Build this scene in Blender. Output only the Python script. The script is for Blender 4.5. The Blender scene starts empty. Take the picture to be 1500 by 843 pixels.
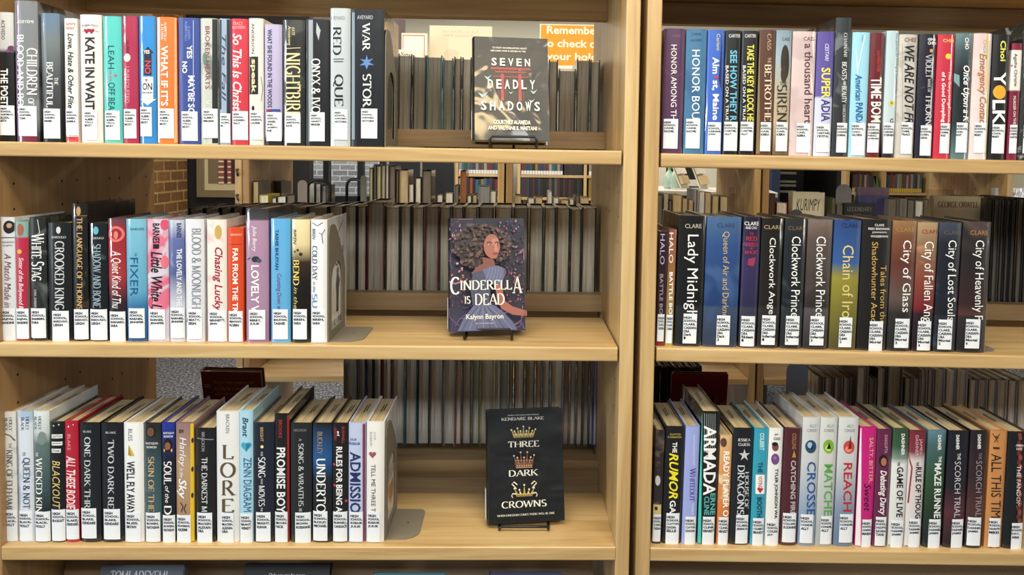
import bpy, math, random
from mathutils import Vector, Matrix
random.seed(7)
scene = bpy.context.scene
COL = scene.collection
E = 1.45                                   # eye height above the floor

# ------------------------------------------------------------------ camera
F_PX, CX, CY = 1100.0, 787.135, 284.912
YAW, PITCH, ROLL = math.radians(1.53722), math.radians(2.847698), math.radians(.842235)
FWD = Vector((math.sin(YAW)*math.cos(PITCH), math.cos(YAW)*math.cos(PITCH), -math.sin(PITCH)))
R0 = Vector((math.cos(YAW), -math.sin(YAW), 0)); U0 = R0.cross(FWD)
RT = math.cos(ROLL)*R0 + math.sin(ROLL)*U0
UP = -math.sin(ROLL)*R0 + math.cos(ROLL)*U0
EYE = Vector((0, -1.29, E))
cam = bpy.data.cameras.new('camera'); cam_o = bpy.data.objects.new('camera', cam); COL.objects.link(cam_o)
cam_o.matrix_world = Matrix(((RT.x, UP.x, -FWD.x, EYE.x), (RT.y, UP.y, -FWD.y, EYE.y), (RT.z, UP.z, -FWD.z, EYE.z), (0, 0, 0, 1)))
cam.sensor_fit = 'HORIZONTAL'; cam.sensor_width = 36; cam.lens = F_PX/1500*36
cam.shift_x = (750-CX)/1500; cam.shift_y = -(421.5-CY)/1500
cam.clip_start = .05
scene.camera = cam_o

def un(x, y, Y):
    """point on the vertical plane at depth Y that is seen at pixel x, y of the photograph"""
    d = FWD + RT*((x-CX)/F_PX) - UP*((y-CY)/F_PX)
    return EYE + d*((Y+1.29)/d.y)

# ------------------------------------------------------------------ world and lights
w = bpy.data.worlds.new('world'); scene.world = w; w.use_nodes = True
bg = w.node_tree.nodes['Background']; bg.inputs[0].default_value = (.86, .93, 1, 1); bg.inputs[1].default_value = .10
def area(name, loc, target, sx, sy, power, col):
    l = bpy.data.lights.new(name, 'AREA'); l.shape = 'RECTANGLE'; l.size = sx; l.size_y = sy; l.energy = power; l.color = col
    o = bpy.data.objects.new(name, l); COL.objects.link(o); o.location = loc
    o.rotation_euler = (Vector(target)-Vector(loc)).to_track_quat('-Z', 'Y').to_euler(); return o
area('aisle_ceiling_light', (-.2, -1.0, 2.95), (-.1, -.55, 0), 2.8, .3, 74, (1, .89, .66))
area('front_fill', (-.2, -3.0, 2.95), (-.1, 0, 1.2), 4.5, .5, 86, (.95, .98, 1))  # unseen fill lamp, added to light the spines from the front
area('warm_lamp', (.36, -2.12, 2.92), (0, 0, 1.5), .5, .12, 4.5, (1, .74, .36))  # unseen lamp, placed to put a gold glow on the glossy display book
area('streak_strip_left', (-4.0, -2.1, 1.9), (-.3, 0, 1.25), .22, 2.2, 80, (.86, .94, 1))  # added narrow strip lamp, no window here; streaks the glossy spine edges
area('streak_strip_right', (4.6, -2.3, 1.9), (.2, 0, 1.25), .22, 2.2, 30, (1, .96, .90))  # second added strip, opposite side: spine streaks and light on the bookends
area('rear_aisle_light', (-.2, 1.0, 2.95), (-.2, 1.0, 0), 2.6, .2, 32, (1, .80, .52))
area('middle_room_light', (0, 3.4, 2.95), (0, 3.4, 0), 4.5, .9, 100, (1, .91, .78))
area('far_room_light', (0, 5.6, 2.95), (0, 5.8, 0), 5, .9, 110, (1, .93, .82))
area('outdoor_light', (-2.0, 7.6, 3.2), (-2.0, 9, 1.2), 3, .8, 230, (.9, .96, 1))
scene.view_settings.view_transform = 'Standard'; scene.view_settings.look = 'None'
scene.view_settings.gamma = 1; scene.view_settings.use_curve_mapping = False
scene.view_settings.exposure = -0.18

# ------------------------------------------------------------------ materials
def lin(c):
    return tuple((v/255/12.92 if v/255 <= .04045 else ((v/255+.055)/1.055)**2.4) for v in c[:3]) + (1,)
MATS = {}
def base_mat(key):
    m = bpy.data.materials.new(key); m.use_nodes = True
    return m, m.node_tree.nodes, m.node_tree.links, m.node_tree.nodes['Principled BSDF']
def plain(c, rough=.5, metal=0, coat=0, spec=.5):
    k = ('plain', tuple(c), rough, metal, coat)
    if k in MATS: return MATS[k]
    m, n, l, b = base_mat('paint_%d_%d_%d' % tuple(c[:3]))
    b.inputs['Base Color'].default_value = lin(c); b.inputs['Roughness'].default_value = rough; b.inputs['Metallic'].default_value = metal
    b.inputs['Coat Weight'].default_value = coat; b.inputs['Coat Roughness'].default_value = .08
    MATS[k] = m; return m
def ink(c): return plain(c, .4, 0, .5)
def mapped(n, l, scale):
    tc = n.new('ShaderNodeTexCoord'); mp = n.new('ShaderNodeMapping'); l.new(tc.outputs['Object'], mp.inputs[0]); mp.inputs['Scale'].default_value = scale
    return mp.outputs[0]
def noise(n, l, vec, scale, detail=3, rough=.55, dist=0):
    t = n.new('ShaderNodeTexNoise'); l.new(vec, t.inputs['Vector']); t.inputs['Scale'].default_value = scale
    t.inputs['Detail'].default_value = detail; t.inputs['Roughness'].default_value = rough; t.inputs['Distortion'].default_value = dist
    return t.outputs['Fac']
def ramp(n, l, fac, stops, interp='LINEAR'):
    r = n.new('ShaderNodeValToRGB'); l.new(fac, r.inputs[0]); cr = r.color_ramp; cr.interpolation = interp
    while len(cr.elements) < len(stops): cr.elements.new(.5)
    for e, (p, c) in zip(cr.elements, stops): e.position = max(0, min(1, p)); e.color = lin(c)
    return r.outputs[0]
def bump(n, l, b, h, strength, dist, coat=False):
    bp = n.new('ShaderNodeBump'); l.new(h, bp.inputs['Height']); bp.inputs['Strength'].default_value = strength; bp.inputs['Distance'].default_value = dist
    l.new(bp.outputs[0], b.inputs['Coat Normal' if coat else 'Normal'])
    if coat: l.new(bp.outputs[0], b.inputs['Normal'])
def wood(axis, c0, c1, c2, rough=.38, off=0):
    k = ('wood', axis, c0, c1, c2, rough)
    if k in MATS: return MATS[k]
    m, n, l, b = base_mat('maple_wood')
    s = [26, 26, 26]; s['XYZ'.index(axis)] = 1.3
    v = mapped(n, l, s)
    a = noise(n, l, v, 1.0, 4, .6, 1.2)
    s2 = [160, 160, 160]; s2['XYZ'.index(axis)] = 6
    a2 = noise(n, l, mapped(n, l, s2), 1.0, 3, .6)
    mx = n.new('ShaderNodeMath'); mx.operation = 'MULTIPLY_ADD'; l.new(a2, mx.inputs[0]); mx.inputs[1].default_value = .35; l.new(a, mx.inputs[2])
    c = ramp(n, l, mx.outputs[0], [(.42, c0), (.68, c1), (.9, c2)])
    l.new(c, b.inputs['Base Color']); b.inputs['Roughness'].default_value = rough
    b.inputs['Coat Weight'].default_value = .15; b.inputs['Coat Roughness'].default_value = .25
    MATS[k] = m; return m
MAPLE = ((164, 131, 86), (190, 158, 108), (204, 178, 130))
MX, MZ = wood('X', *MAPLE), wood('Z', *MAPLE)
RAIL_SHADED = wood('X', (122, 96, 66), (152, 126, 90), (168, 142, 104))  # same maple darkened, the shade on rails and boards put into the colour
SIDE_SHADED = wood('Z', (138, 106, 68), (158, 124, 82), (170, 136, 94))  # maple with the shade of the left panels' inner faces in its colour
HOLE = plain((20, 14, 10), .9)
WIRE = plain((14, 14, 15), .35)
STEEL = plain((136, 128, 114), .45)
BLUESTEEL = plain((172, 192, 222), .5)
PAPER = plain((232, 234, 236), .55)
INKB = plain((18, 18, 20), .6)
def pages_mat(c=(216, 200, 168)):
    k = ('pages', c)
    if k in MATS: return MATS[k]
    m, n, l, b = base_mat('page_paper')
    a = noise(n, l, mapped(n, l, (900, 10, 10)), 1.0, 2, .6)
    dk = tuple(int(v*.72) for v in c)
    l.new(ramp(n, l, a, [(.3, dk), (.6, c)]), b.inputs['Base Color']); b.inputs['Roughness'].default_value = .9
    MATS[k] = m; return m
JK = [0]
def jacket_mat(stops, H, art=None, crumple=.08, rough=.35, coat=1.0, fold=22, cr=.07):
    """jacket under clear film: stops are (height fraction from the foot, colour); art is (colour, scale, coverage)"""
    JK[0] += 1
    stops = [(q, tuple(v*.7 for v in c) if max(c) < 72 else c) for q, c in stops]
    m, n, l, b = base_mat('jacket')
    tc = n.new('ShaderNodeTexCoord'); sx = n.new('ShaderNodeSeparateXYZ'); l.new(tc.outputs['Object'], sx.inputs[0])
    if len(stops) == 1:
        rgb = n.new('ShaderNodeRGB'); rgb.outputs[0].default_value = lin(stops[0][1]); c = rgb.outputs[0]
    else:
        mr = n.new('ShaderNodeMath'); mr.operation = 'DIVIDE'; l.new(sx.outputs[2], mr.inputs[0]); mr.inputs[1].default_value = H
        c = ramp(n, l, mr.outputs[0], sorted(stops))
    mp = n.new('ShaderNodeMapping'); l.new(tc.outputs['Object'], mp.inputs[0]); mp.inputs['Location'].default_value = (JK[0]*1.7, JK[0]*.9, JK[0]*.37)
    if art:
        a = noise(n, l, mp.outputs[0], art[1], 3, .6, .8)
        r = n.new('ShaderNodeValToRGB'); l.new(a, r.inputs[0]); r.color_ramp.elements[0].position = 1-art[2]-.04; r.color_ramp.elements[1].position = 1-art[2]+.04
        mx = n.new('ShaderNodeMix'); mx.data_type = 'RGBA'; l.new(r.outputs[0], mx.inputs['Factor']); l.new(c, mx.inputs['A']); mx.inputs['B'].default_value = lin(art[0]); c = mx.outputs['Result']
    l.new(c, b.inputs['Base Color']); b.inputs['Roughness'].default_value = rough
    b.inputs['Coat Weight'].default_value = coat; b.inputs['Coat Roughness'].default_value = cr
    if crumple:
        wv = mp.outputs[0]
        if crumple < .2:
            m2 = n.new('ShaderNodeMapping'); l.new(mp.outputs[0], m2.inputs[0]); m2.inputs['Scale'].default_value = (1.6, 1.6, .3); wv = m2.outputs[0]
        h = noise(n, l, wv, fold, 2, .5, .5)
        bump(n, l, b, h, crumple, .02, True)
    return m

# ------------------------------------------------------------------ mesh helper
class MB:
    def __init__(s): s.v = []; s.f = []; s.m = []; s.mats = []
    def mi(s, mat):
        if mat not in s.mats: s.mats.append(mat)
        return s.mats.index(mat)
    def add(s, vs, fs, mat):
        o = len(s.v); k = s.mi(mat); s.v += [tuple(v) for v in vs]
        for f in fs: s.f.append(tuple(i+o for i in f)); s.m.append(k)
    def box(s, a, b, mat, M=None):
        (x0, y0, z0), (x1, y1, z1) = a, b
        vs = [Vector(p) for p in ((x0,y0,z0),(x1,y0,z0),(x1,y1,z0),(x0,y1,z0),(x0,y0,z1),(x1,y0,z1),(x1,y1,z1),(x0,y1,z1))]
        if M: vs = [M @ v for v in vs]
        s.add(vs, [(3,2,1,0),(4,5,6,7),(0,1,5,4),(1,2,6,5),(2,3,7,6),(3,0,4,7)], mat)
    def rbox(s, a, b, r, mat, axis=0, n=3):
        """box whose four edges along one axis are rounded"""
        lo, hi = list(a), list(b); o = [i for i in range(3) if i != axis]
        p = []
        for cu, cv, a0 in ((hi[o[0]]-r, hi[o[1]]-r, 0), (lo[o[0]]+r, hi[o[1]]-r, 90), (lo[o[0]]+r, lo[o[1]]+r, 180), (hi[o[0]]-r, lo[o[1]]+r, 270)):
            for i in range(n+1):
                t = math.radians(a0+90*i/n); p.append((cu+r*math.cos(t), cv+r*math.sin(t)))
        def P(uv, k):
            q = [0, 0, 0]; q[axis] = k; q[o[0]], q[o[1]] = uv; return q
        N = len(p); vs = [P(q, lo[axis]) for q in p] + [P(q, hi[axis]) for q in p]
        fs = [(i, (i+1) % N, N+(i+1) % N, N+i) for i in range(N)] + [tuple(range(N-1, -1, -1)), tuple(range(N, 2*N))]
        s.add(vs, fs, mat)
    def prism(s, pts, mat, f0, f1):
        """polygon of 2D points; f0/f1 map a 2D point to the two faces"""
        N = len(pts); vs = [f0(p) for p in pts]+[f1(p) for p in pts]
        s.add(vs, [tuple(range(N-1, -1, -1)), tuple(range(N, 2*N))]+[(i, (i+1) % N, N+(i+1) % N, N+i) for i in range(N)], mat)
    def tube(s, pts, r, mat, n=8, closed=False):
        pts = [Vector(p) for p in pts]; N = len(pts); rings = []
        for i, p in enumerate(pts):
            a = pts[i-1] if (i or closed) else p; c = pts[(i+1) % N] if (i < N-1 or closed) else p
            t = (c-a).normalized(); ref = Vector((0, 0, 1)) if abs(t.z) < .9 else Vector((1, 0, 0))
            if i and rings: ref = rings[-1][1]
            u = (ref-t*ref.dot(t)).normalized(); q = t.cross(u)
            rings.append(([p+r*(math.cos(2*math.pi*k/n)*u+math.sin(2*math.pi*k/n)*q) for k in range(n)], u))
        vs = [v for rg, _ in rings for v in rg]; fs = []
        for i in range(N if closed else N-1):
            j = (i+1) % N
            for k in range(n): fs.append((i*n+k, i*n+(k+1) % n, j*n+(k+1) % n, j*n+k))
        if not closed: fs += [tuple(range(n-1, -1, -1)), tuple(range((N-1)*n, N*n))]
        s.add(vs, fs, mat)
    def lathe(s, prof, mat, c=(0, 0, 0), n=16):
        vs = []; fs = []
        for r, z in prof:
            for k in range(n): vs.append((c[0]+r*math.cos(2*math.pi*k/n), c[1]+r*math.sin(2*math.pi*k/n), c[2]+z))
        for i in range(len(prof)-1):
            for k in range(n): fs.append((i*n+k, i*n+(k+1) % n, (i+1)*n+(k+1) % n, (i+1)*n+k))
        fs += [tuple(range(n-1, -1, -1)), tuple(range((len(prof)-1)*n, len(prof)*n))]
        s.add(vs, fs, mat)
    def build(s, name, parent=None, smooth=False):
        me = bpy.data.meshes.new(name); me.from_pydata(s.v, [], s.f)
        for m in s.mats: me.materials.append(m)
        me.polygons.foreach_set('material_index', s.m)
        if smooth: me.polygons.foreach_set('use_smooth', [True]*len(s.f))
        me.update()
        o = bpy.data.objects.new(name, me); COL.objects.link(o)
        if parent: o.parent = parent
        return o
def thing(name, label, cat, loc=(0, 0, 0), rot=(0, 0, 0), group=None):
    o = bpy.data.objects.new(name, None); COL.objects.link(o); o.location = loc; o.rotation_euler = rot
    o.empty_display_size = .05
    return tag(o, label, cat, group)
def tag(o, label, cat, group=None):
    o['label'] = label; o['category'] = cat
    if group: o['group'] = group
    return o
def struct(o): o['kind'] = 'structure'; return o

# ------------------------------------------------------------------ lettering
GC = {}
def arc(cx, cy, rx, ry, a0, a1, n=10):
    return [(cx+rx*math.cos(math.radians(a0+(a1-a0)*i/n)), cy+ry*math.sin(math.radians(a0+(a1-a0)*i/n))) for i in range(n+1)]
SER = {
 'A': (.76, [[(.03,0),(.38,1)], [(.38,1),(.73,0)], [(.16,.34),(.6,.34)]]),
 'B': (.64, [[(.1,0),(.1,1)], [(.1,1)]+arc(.26,.76,.25,.24,90,-90)+[(.1,.52)], [(.1,.52)]+arc(.28,.26,.29,.26,90,-90)+[(.1,0)]]),
 'C': (.74, [arc(.42,.5,.36,.5,48,312,16)]),
 'D': (.78, [[(.1,0),(.1,1)], [(.1,1)]+arc(.3,.5,.4,.5,90,-90,12)+[(.1,0)]]),
 'E': (.6, [[(.1,0),(.1,1)], [(.1,1),(.52,1),(.52,.86)], [(.1,.52),(.42,.52)], [(.1,0),(.55,0),(.55,.15)]]),
 'F': (.56, [[(.1,0),(.1,1)], [(.1,1),(.52,1),(.52,.86)], [(.1,.52),(.42,.52)]]),
 'G': (.8, [arc(.42,.5,.36,.5,48,300,16)+[(.72,.12),(.72,.42)], [(.52,.42),(.8,.42)]]),
 'H': (.8, [[(.1,0),(.1,1)], [(.7,0),(.7,1)], [(.1,.52),(.7,.52)]]),
 'I': (.3, [[(.15,0),(.15,1)]]),
 'J': (.42, [[(.28,1),(.28,.2)]+arc(.13,.2,.15,.2,0,-120,6)]),
 'K': (.72, [[(.1,0),(.1,1)], [(.12,.42),(.62,1)], [(.26,.58),(.68,0)]]),
 'L': (.56, [[(.1,0),(.1,1)], [(.1,0),(.53,0),(.53,.17)]]),
 'M': (.94, [[(.1,0),(.12,1)], [(.12,1),(.46,.05)], [(.46,.05),(.8,1)], [(.8,1),(.84,0)]]),
 'N': (.82, [[(.1,0),(.1,1)], [(.1,1),(.7,0)], [(.7,0),(.7,1)]]),
 'O': (.84, [arc(.42,.5,.37,.5,0,360,22)]),
 'P': (.6, [[(.1,0),(.1,1)], [(.1,1)]+arc(.27,.74,.27,.26,90,-90)+[(.1,.48)]]),
 'Q': (.84, [arc(.42,.5,.37,.5,0,360,22), [(.45,.15),(.62,-.1),(.85,-.18)]]),
 'R': (.7, [[(.1,0),(.1,1)], [(.1,1)]+arc(.27,.75,.26,.25,90,-90)+[(.1,.5)], [(.3,.5),(.66,0)]]),
 'S': (.58, [arc(.3,.75,.21,.25,35,270,12)+arc(.3,.25,.24,.25,90,-145,12)]),
 'T': (.68, [[(.34,0),(.34,1)], [(.04,.84),(.04,1),(.64,1),(.64,.84)]]),
 'U': (.78, [[(.1,1),(.1,.3)]+arc(.39,.3,.29,.3,180,360,10)+[(.68,.3),(.68,1)]]),
 'V': (.76, [[(.03,1),(.38,0)], [(.38,0),(.73,1)]]),
 'W': (1.06, [[(.03,1),(.3,0)], [(.3,0),(.54,1)], [(.54,1),(.78,0)], [(.78,0),(1.03,1)]]),
 'X': (.74, [[(.05,1),(.69,0)], [(.05,0),(.69,1)]]),
 'Y': (.72, [[(.03,1),(.36,.48)], [(.69,1),(.36,.48)], [(.36,.48),(.36,0)]]),
 'Z': (.64, [[(.08,.84),(.08,1),(.58,1)], [(.58,1),(.05,0)], [(.05,0),(.58,0),(.58,.16)]]),
 '&': (.8, [[(.74,0),(.2,.66)]+arc(.35,.82,.17,.18,190,-10,8)+[(.1,.32)]+arc(.34,.24,.27,.24,160,330,8)+[(.72,.45)]]),
 '.': (.25, [[(.12,0),(.12,.1)]]), ',': (.25, [[(.14,.1),(.08,-.12)]]), "'": (.22, [[(.1,1),(.1,.78)]]), '-': (.4, [[(.06,.42),(.34,.42)]]),
}
def serif_glyph(ch):
    sc = 1.0
    if ch.islower(): ch = ch.upper(); sc = .8
    adv, strokes = SER.get(ch, SER['-'])
    T, t = .15, .05; V = []; Fc = []
    ends = {}
    for st in strokes:
        for p in (st[0], st[-1]): k = (round(p[0], 2), round(p[1], 2)); ends[k] = ends.get(k, 0)+1
    for st in strokes:
        n = len(st); L = []
        for i, p in enumerate(st):
            a = st[max(i-1, 0)]; b = st[min(i+1, n-1)]
            dx, dy = b[0]-a[0], b[1]-a[1]; d = math.hypot(dx, dy) or 1; dx /= d; dy /= d
            wd = T*abs(dy)+t*abs(dx)
            if dx*dy > 0 and abs(dx) > .2 and n == 2: wd *= .5
            L.append((p[0]-dy*wd/2, p[1]+dx*wd/2)); L.append((p[0]+dy*wd/2, p[1]-dx*wd/2))
        o = len(V); V += L
        Fc += [(o+2*i, o+2*i+1, o+2*i+3, o+2*i+2) for i in range(n-1)]
        for p, q in ((st[0], st[1]), (st[-1], st[-2])):
            k = (round(p[0], 2), round(p[1], 2))
            if ends[k] == 1 and n == 2 and (abs(p[1]) < .01 or abs(p[1]-1) < .01) and abs(q[1]-p[1]) > .4:
                y0 = 0 if p[1] < .5 else .955; o = len(V)
                V += [(p[0]-.13, y0), (p[0]+.13, y0), (p[0]+.13, y0+.045), (p[0]-.13, y0+.045)]; Fc.append((o, o+1, o+2, o+3))
    return [(x*sc, y*sc) for x, y in V], Fc, (adv+.06)*sc
def bfont_mesh(body, off):
    cu = bpy.data.curves.new('t', 'FONT'); cu.body = body; cu.resolution_u = 2; cu.offset = off
    ob = bpy.data.objects.new('t', cu); me = bpy.data.meshes.new_from_object(ob)
    V = [(v.co.x, v.co.y) for v in me.vertices]; Fc = [tuple(p.vertices) for p in me.polygons]
    bpy.data.objects.remove(ob); bpy.data.meshes.remove(me); bpy.data.curves.remove(cu)
    return V, Fc
OFFS = {'n': .0, 'b': .022, 'i': .0, 'I': .018, 'm': .01, 'B': .04}
def glyph(font, ch):
    k = (font, ch)
    if k in GC: return GC[k]
    if font == 's': g = serif_glyph(ch) if ch != ' ' else ([], [], .35)
    else:
        off = OFFS[font]; hk = ('H', off)
        if hk not in GC: GC[hk] = max(v[0] for v in bfont_mesh('HH', off)[0])
        if ch == ' ': g = ([], [], .26)
        else:
            V, Fc = bfont_mesh(ch, off)
            adv = max(v[0] for v in bfont_mesh('H'+ch+'H', off)[0])-GC[hk]
            if font in 'iI': V = [(x+.24*y, y) for x, y in V]
            g = (V, Fc, adv)
    GC[k] = g; return g
def text2d(s, font):
    V = []; Fc = []; x = 0
    for ch in s:
        v, f, a = glyph(font, ch); o = len(V); V += [(p[0]+x, p[1]) for p in v]; Fc += [tuple(i+o for i in q) for q in f]; x += a
    return V, Fc
class Draw:
    """flat artwork in the (x right, y down) coordinates of a crop of the photograph; place() lays it on a surface"""
    def __init__(s): s.it = []
    def text(s, body, font, col, x0, x1, y0, y1, o='v'):
        V, Fc = text2d(body, font)
        if not V: return
        ax, bx = min(v[0] for v in V), max(v[0] for v in V); ay, by = min(v[1] for v in V), max(v[1] for v in V)
        if o == 'v': Q = [(x0+(y-ay)/(by-ay)*(x1-x0), y0+(x-ax)/(bx-ax)*(y1-y0)) for x, y in V]
        else: Q = [(x0+(x-ax)/(bx-ax)*(x1-x0), y1-(y-ay)/(by-ay)*(y1-y0)) for x, y in V]
        s.it.append((Q, Fc, col))
    def poly(s, pts, col): s.it.append((list(pts), [tuple(range(len(pts)))], col))
    def rect(s, x0, y0, x1, y1, col):
        k = max(1, int(abs(x1-x0)//12)); xs = [x0+(x1-x0)*i/k for i in range(k+1)]
        s.it.append(([(x, y0) for x in xs]+[(x, y1) for x in xs], [(i, i+1, k+2+i, k+1+i) for i in range(k)], col))
    def disc(s, x, y, r, col, ry=None, n=20, ang=0):
        ry = ry or r; c, d = math.cos(math.radians(ang)), math.sin(math.radians(ang))
        P = [(r*math.cos(2*math.pi*i/n), ry*math.sin(2*math.pi*i/n)) for i in range(n)]
        s.poly([(x+a*c-b*d, y+a*d+b*c) for a, b in P], col)
    def ring(s, x, y, r, wd, col, a0=0, a1=360, n=20):
        V = []
        for i in range(n+1):
            t = math.radians(a0+(a1-a0)*i/n); V += [(x+r*math.cos(t), y+r*math.sin(t)), (x+(r-wd)*math.cos(t), y+(r-wd)*math.sin(t))]
        s.it.append((V, [(2*i, 2*i+1, 2*i+3, 2*i+2) for i in range(n)], col))
    def heart(s, x, y, r, col):
        P = []
        for i in range(24):
            t = 2*math.pi*i/24; P.append((x+r*math.sin(t)**3, y-r*(13*math.cos(t)-5*math.cos(2*t)-2*math.cos(3*t)-math.cos(4*t))/16))
        s.poly(P, col)
    def line(s, pts, wd, col):
        V = []; n = len(pts)
        for i, p in enumerate(pts):
            a = pts[max(i-1, 0)]; b = pts[min(i+1, n-1)]; dx, dy = b[0]-a[0], b[1]-a[1]; d = math.hypot(dx, dy) or 1
            V += [(p[0]-dy/d*wd/2, p[1]+dx/d*wd/2), (p[0]+dy/d*wd/2, p[1]-dx/d*wd/2)]
        s.it.append((V, [(2*i, 2*i+1, 2*i+3, 2*i+2) for i in range(n-1)], col))
    def strips(s, wd):
        """cut every face into narrow upright strips so that it can follow a rounded spine"""
        def half(P, x, keep):
            o = []
            for i, a in enumerate(P):
                b = P[i-1]; ia, ib = (a[0]-x)*keep >= 0, (b[0]-x)*keep >= 0
                if ia != ib: t = (x-b[0])/(a[0]-b[0]); o.append((x, b[1]+t*(a[1]-b[1])))
                if ia: o.append(a)
            return o
        for k, (V, Fc, c) in enumerate(s.it):
            V2 = []; F2 = []
            for f in Fc:
                P = [V[i] for i in f]; i0 = math.floor(min(p[0] for p in P)/wd); i1 = math.ceil(max(p[0] for p in P)/wd)
                for q in range(i0, max(i1, i0+1)):
                    Q = P if i1-i0 <= 1 else half(half(P, q*wd, 1), (q+1)*wd, -1)
                    if len(Q) > 2: F2.append(tuple(range(len(V2), len(V2)+len(Q)))); V2 += Q
            s.it[k] = (V2, F2, c)
    def place(s, mb, fn, step=.00006, off=.0003, mat=ink):
        for i, (V, Fc, c) in enumerate(s.it):
            mb.add([fn(p[0], p[1], off+step*min(i, 12 if len(s.it) < 30 else i)) for p in V], Fc, mat(c))

# ------------------------------------------------------------------ books
GUARD = plain((226, 231, 237), .55)
def book_body(root, w, H, L, jm, bul, art=None, sticker=None, pagec=(216, 200, 168), stamp=False, cover=None):
    ys = lambda x: bul*min(1, abs(2*x/w))**3.2
    jb = MB(); N = 12; tb = min(.0024, w*.16)
    xs = [-w/2+w*i/N for i in range(N+1)]
    outer = [(-w/2, L)]+[(x, ys(x)) for x in xs]+[(w/2, L)]
    inner = [(w/2-tb, L), (w/2-tb, bul+tb), (-w/2+tb, bul+tb), (-w/2+tb, L)]
    P = outer+inner; n = len(P)
    jb.add([(x, y, 0) for x, y in P]+[(x, y, H) for x, y in P],
           [(i, (i+1) % n, n+(i+1) % n, n+i) for i in range(n)]+[tuple(range(n-1, -1, -1)), tuple(range(n, 2*n))], jm)
    if art:
        art.strips(w/9)
        art.place(jb, lambda x, z, o: (max(-w*.495, min(w*.495, x)), ys(max(-w*.495, min(w*.495, x)))-o, max(.001, min(H-.001, z))))
    if cover: cover.place(jb, lambda u, v, o: (w/2+o, u, v))
    jb.build('jacket', root)
    pb = MB(); pm = pages_mat(pagec)
    g = .004
    pb.box((-w/2+tb+.0002, bul+tb+.0006, g), (w/2-tb-.0002, L-.005, H-g), pm)
    if stamp:
        for k in range(2): pb.box((-.003+k*.004, L*.45+k*.006, H-g), (-.001+k*.004, L*.72+k*.006, H-g+.0002), INKB)
    pb.build('page_block', root)
    if sticker:
        x0, x1, z0, z1, D = sticker; sb = MB(); k = 10
        x0 = max(x0, -w*.49); x1 = min(x1, w*.49)
        fn = lambda x, z, o: (max(x0, min(x1, x)), ys(max(x0, min(x1, x)))-o, z)
        S = [x0+(x1-x0)*i/k for i in range(k+1)]
        sb.add([fn(x, z0, .0011) for x in S]+[fn(x, z1, .0011) for x in S], [(i, i+1, k+2+i, k+1+i) for i in range(k)], GUARD)
        D.place(sb, fn, 0, .0014, lambda c: INKB)
        sb.build('call_label', root)
ORD = 'first second third fourth fifth sixth seventh eighth ninth tenth eleventh twelfth thirteenth fourteenth fifteenth sixteenth seventeenth eighteenth nineteenth twentieth twenty-first twenty-second twenty-third twenty-fourth twenty-fifth twenty-sixth twenty-seventh twenty-eighth twenty-ninth thirtieth'.split()
ORD += ['thirty-'+o for o in ORD[:9]] + ['fortieth'] + ['forty-'+o for o in ORD[:9]]

W_ = (238, 238, 236); BK = (16, 17, 19)
def spine_row(where, group, shelf_z, slope, seg_list, Yf=.015):
    last = None; idx = 0
    for (ox, oy, s), ybot, books in seg_list:
        for bk in books:
            x0, x1, yt, stops, lab, look, texts = bk[:7]
            opt = bk[7] if len(bk) > 7 else {}
            px = lambda x: ox+s*x
            py = lambda y: oy+s*y
            a = un(px(x0), py(ybot-30), Yf); b = un(px(x1), py(ybot-30), Yf)
            X0, X1 = a.x, b.x
            if last is not None: X0 = max(X0, last+.0004)
            last = X1; wd = X1-X0; xc = (X0+X1)/2
            z0 = shelf_z(xc)+.0003
            H = un(px((x0+x1)/2), py(yt), Yf).z-z0
            L = opt.get('L', .145+.012*((idx*7) % 5)/5)
            root = thing('hardcover_book', '%s, %s book on the %s' % (look, ORD[idx], where), 'book', (xc, Yf, z0), (0, math.atan(-slope), 0), group)
            toL = lambda x, y: (un(px(x), py(y), Yf).x-xc, un(px(x), py(y), Yf).z-z0)
            st = [(1-(y-yt)/(ybot-yt) if y is not None else .5, c) for y, c in stops]
            jm = jacket_mat(st, H, opt.get('art'), opt.get('crumple', .09))
            D = Draw()
            for t in texts:
                if t[0] == 'rect': D.rect(*t[1:])
                elif t[0] == 'disc': D.disc(*t[1:])
                elif t[0] == 'ring': D.ring(*t[1:])
                elif t[0] == 'heart': D.heart(*t[1:])
                elif t[0] == 'poly': D.poly(*t[1:])
                elif t[0] == 'line': D.line(*t[1:])
                else: D.text(*t)
            for k, (V, Fc, c) in enumerate(D.it): D.it[k] = ([toL(*p) for p in V], Fc, c)
            sx0, sx1, sy0, sy1, lines = lab
            LD = Draw()
            for k, ln in enumerate(['HIGH', 'SCHOOL,']+lines):
                yy = sy0+10+15*k*(.9 if s > .3 else 1)
                LD.text(ln, 'B', BK, sx0+4, min(sx1-2, sx0+4+len(ln)*7.6), yy, yy+10.5, 'h')
            for k, (V, Fc, c) in enumerate(LD.it): LD.it[k] = ([toL(*p) for p in V], Fc, c)
            p0 = toL(sx0, sy1); p1 = toL(sx1, sy0)
            book_body(root, wd, H, L, jm, min(.004, wd*.14), D, (p0[0], p1[0], p0[1], p1[1], LD),
                      opt.get('pages', (188, 170, 134)), True)
            idx += 1

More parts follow.
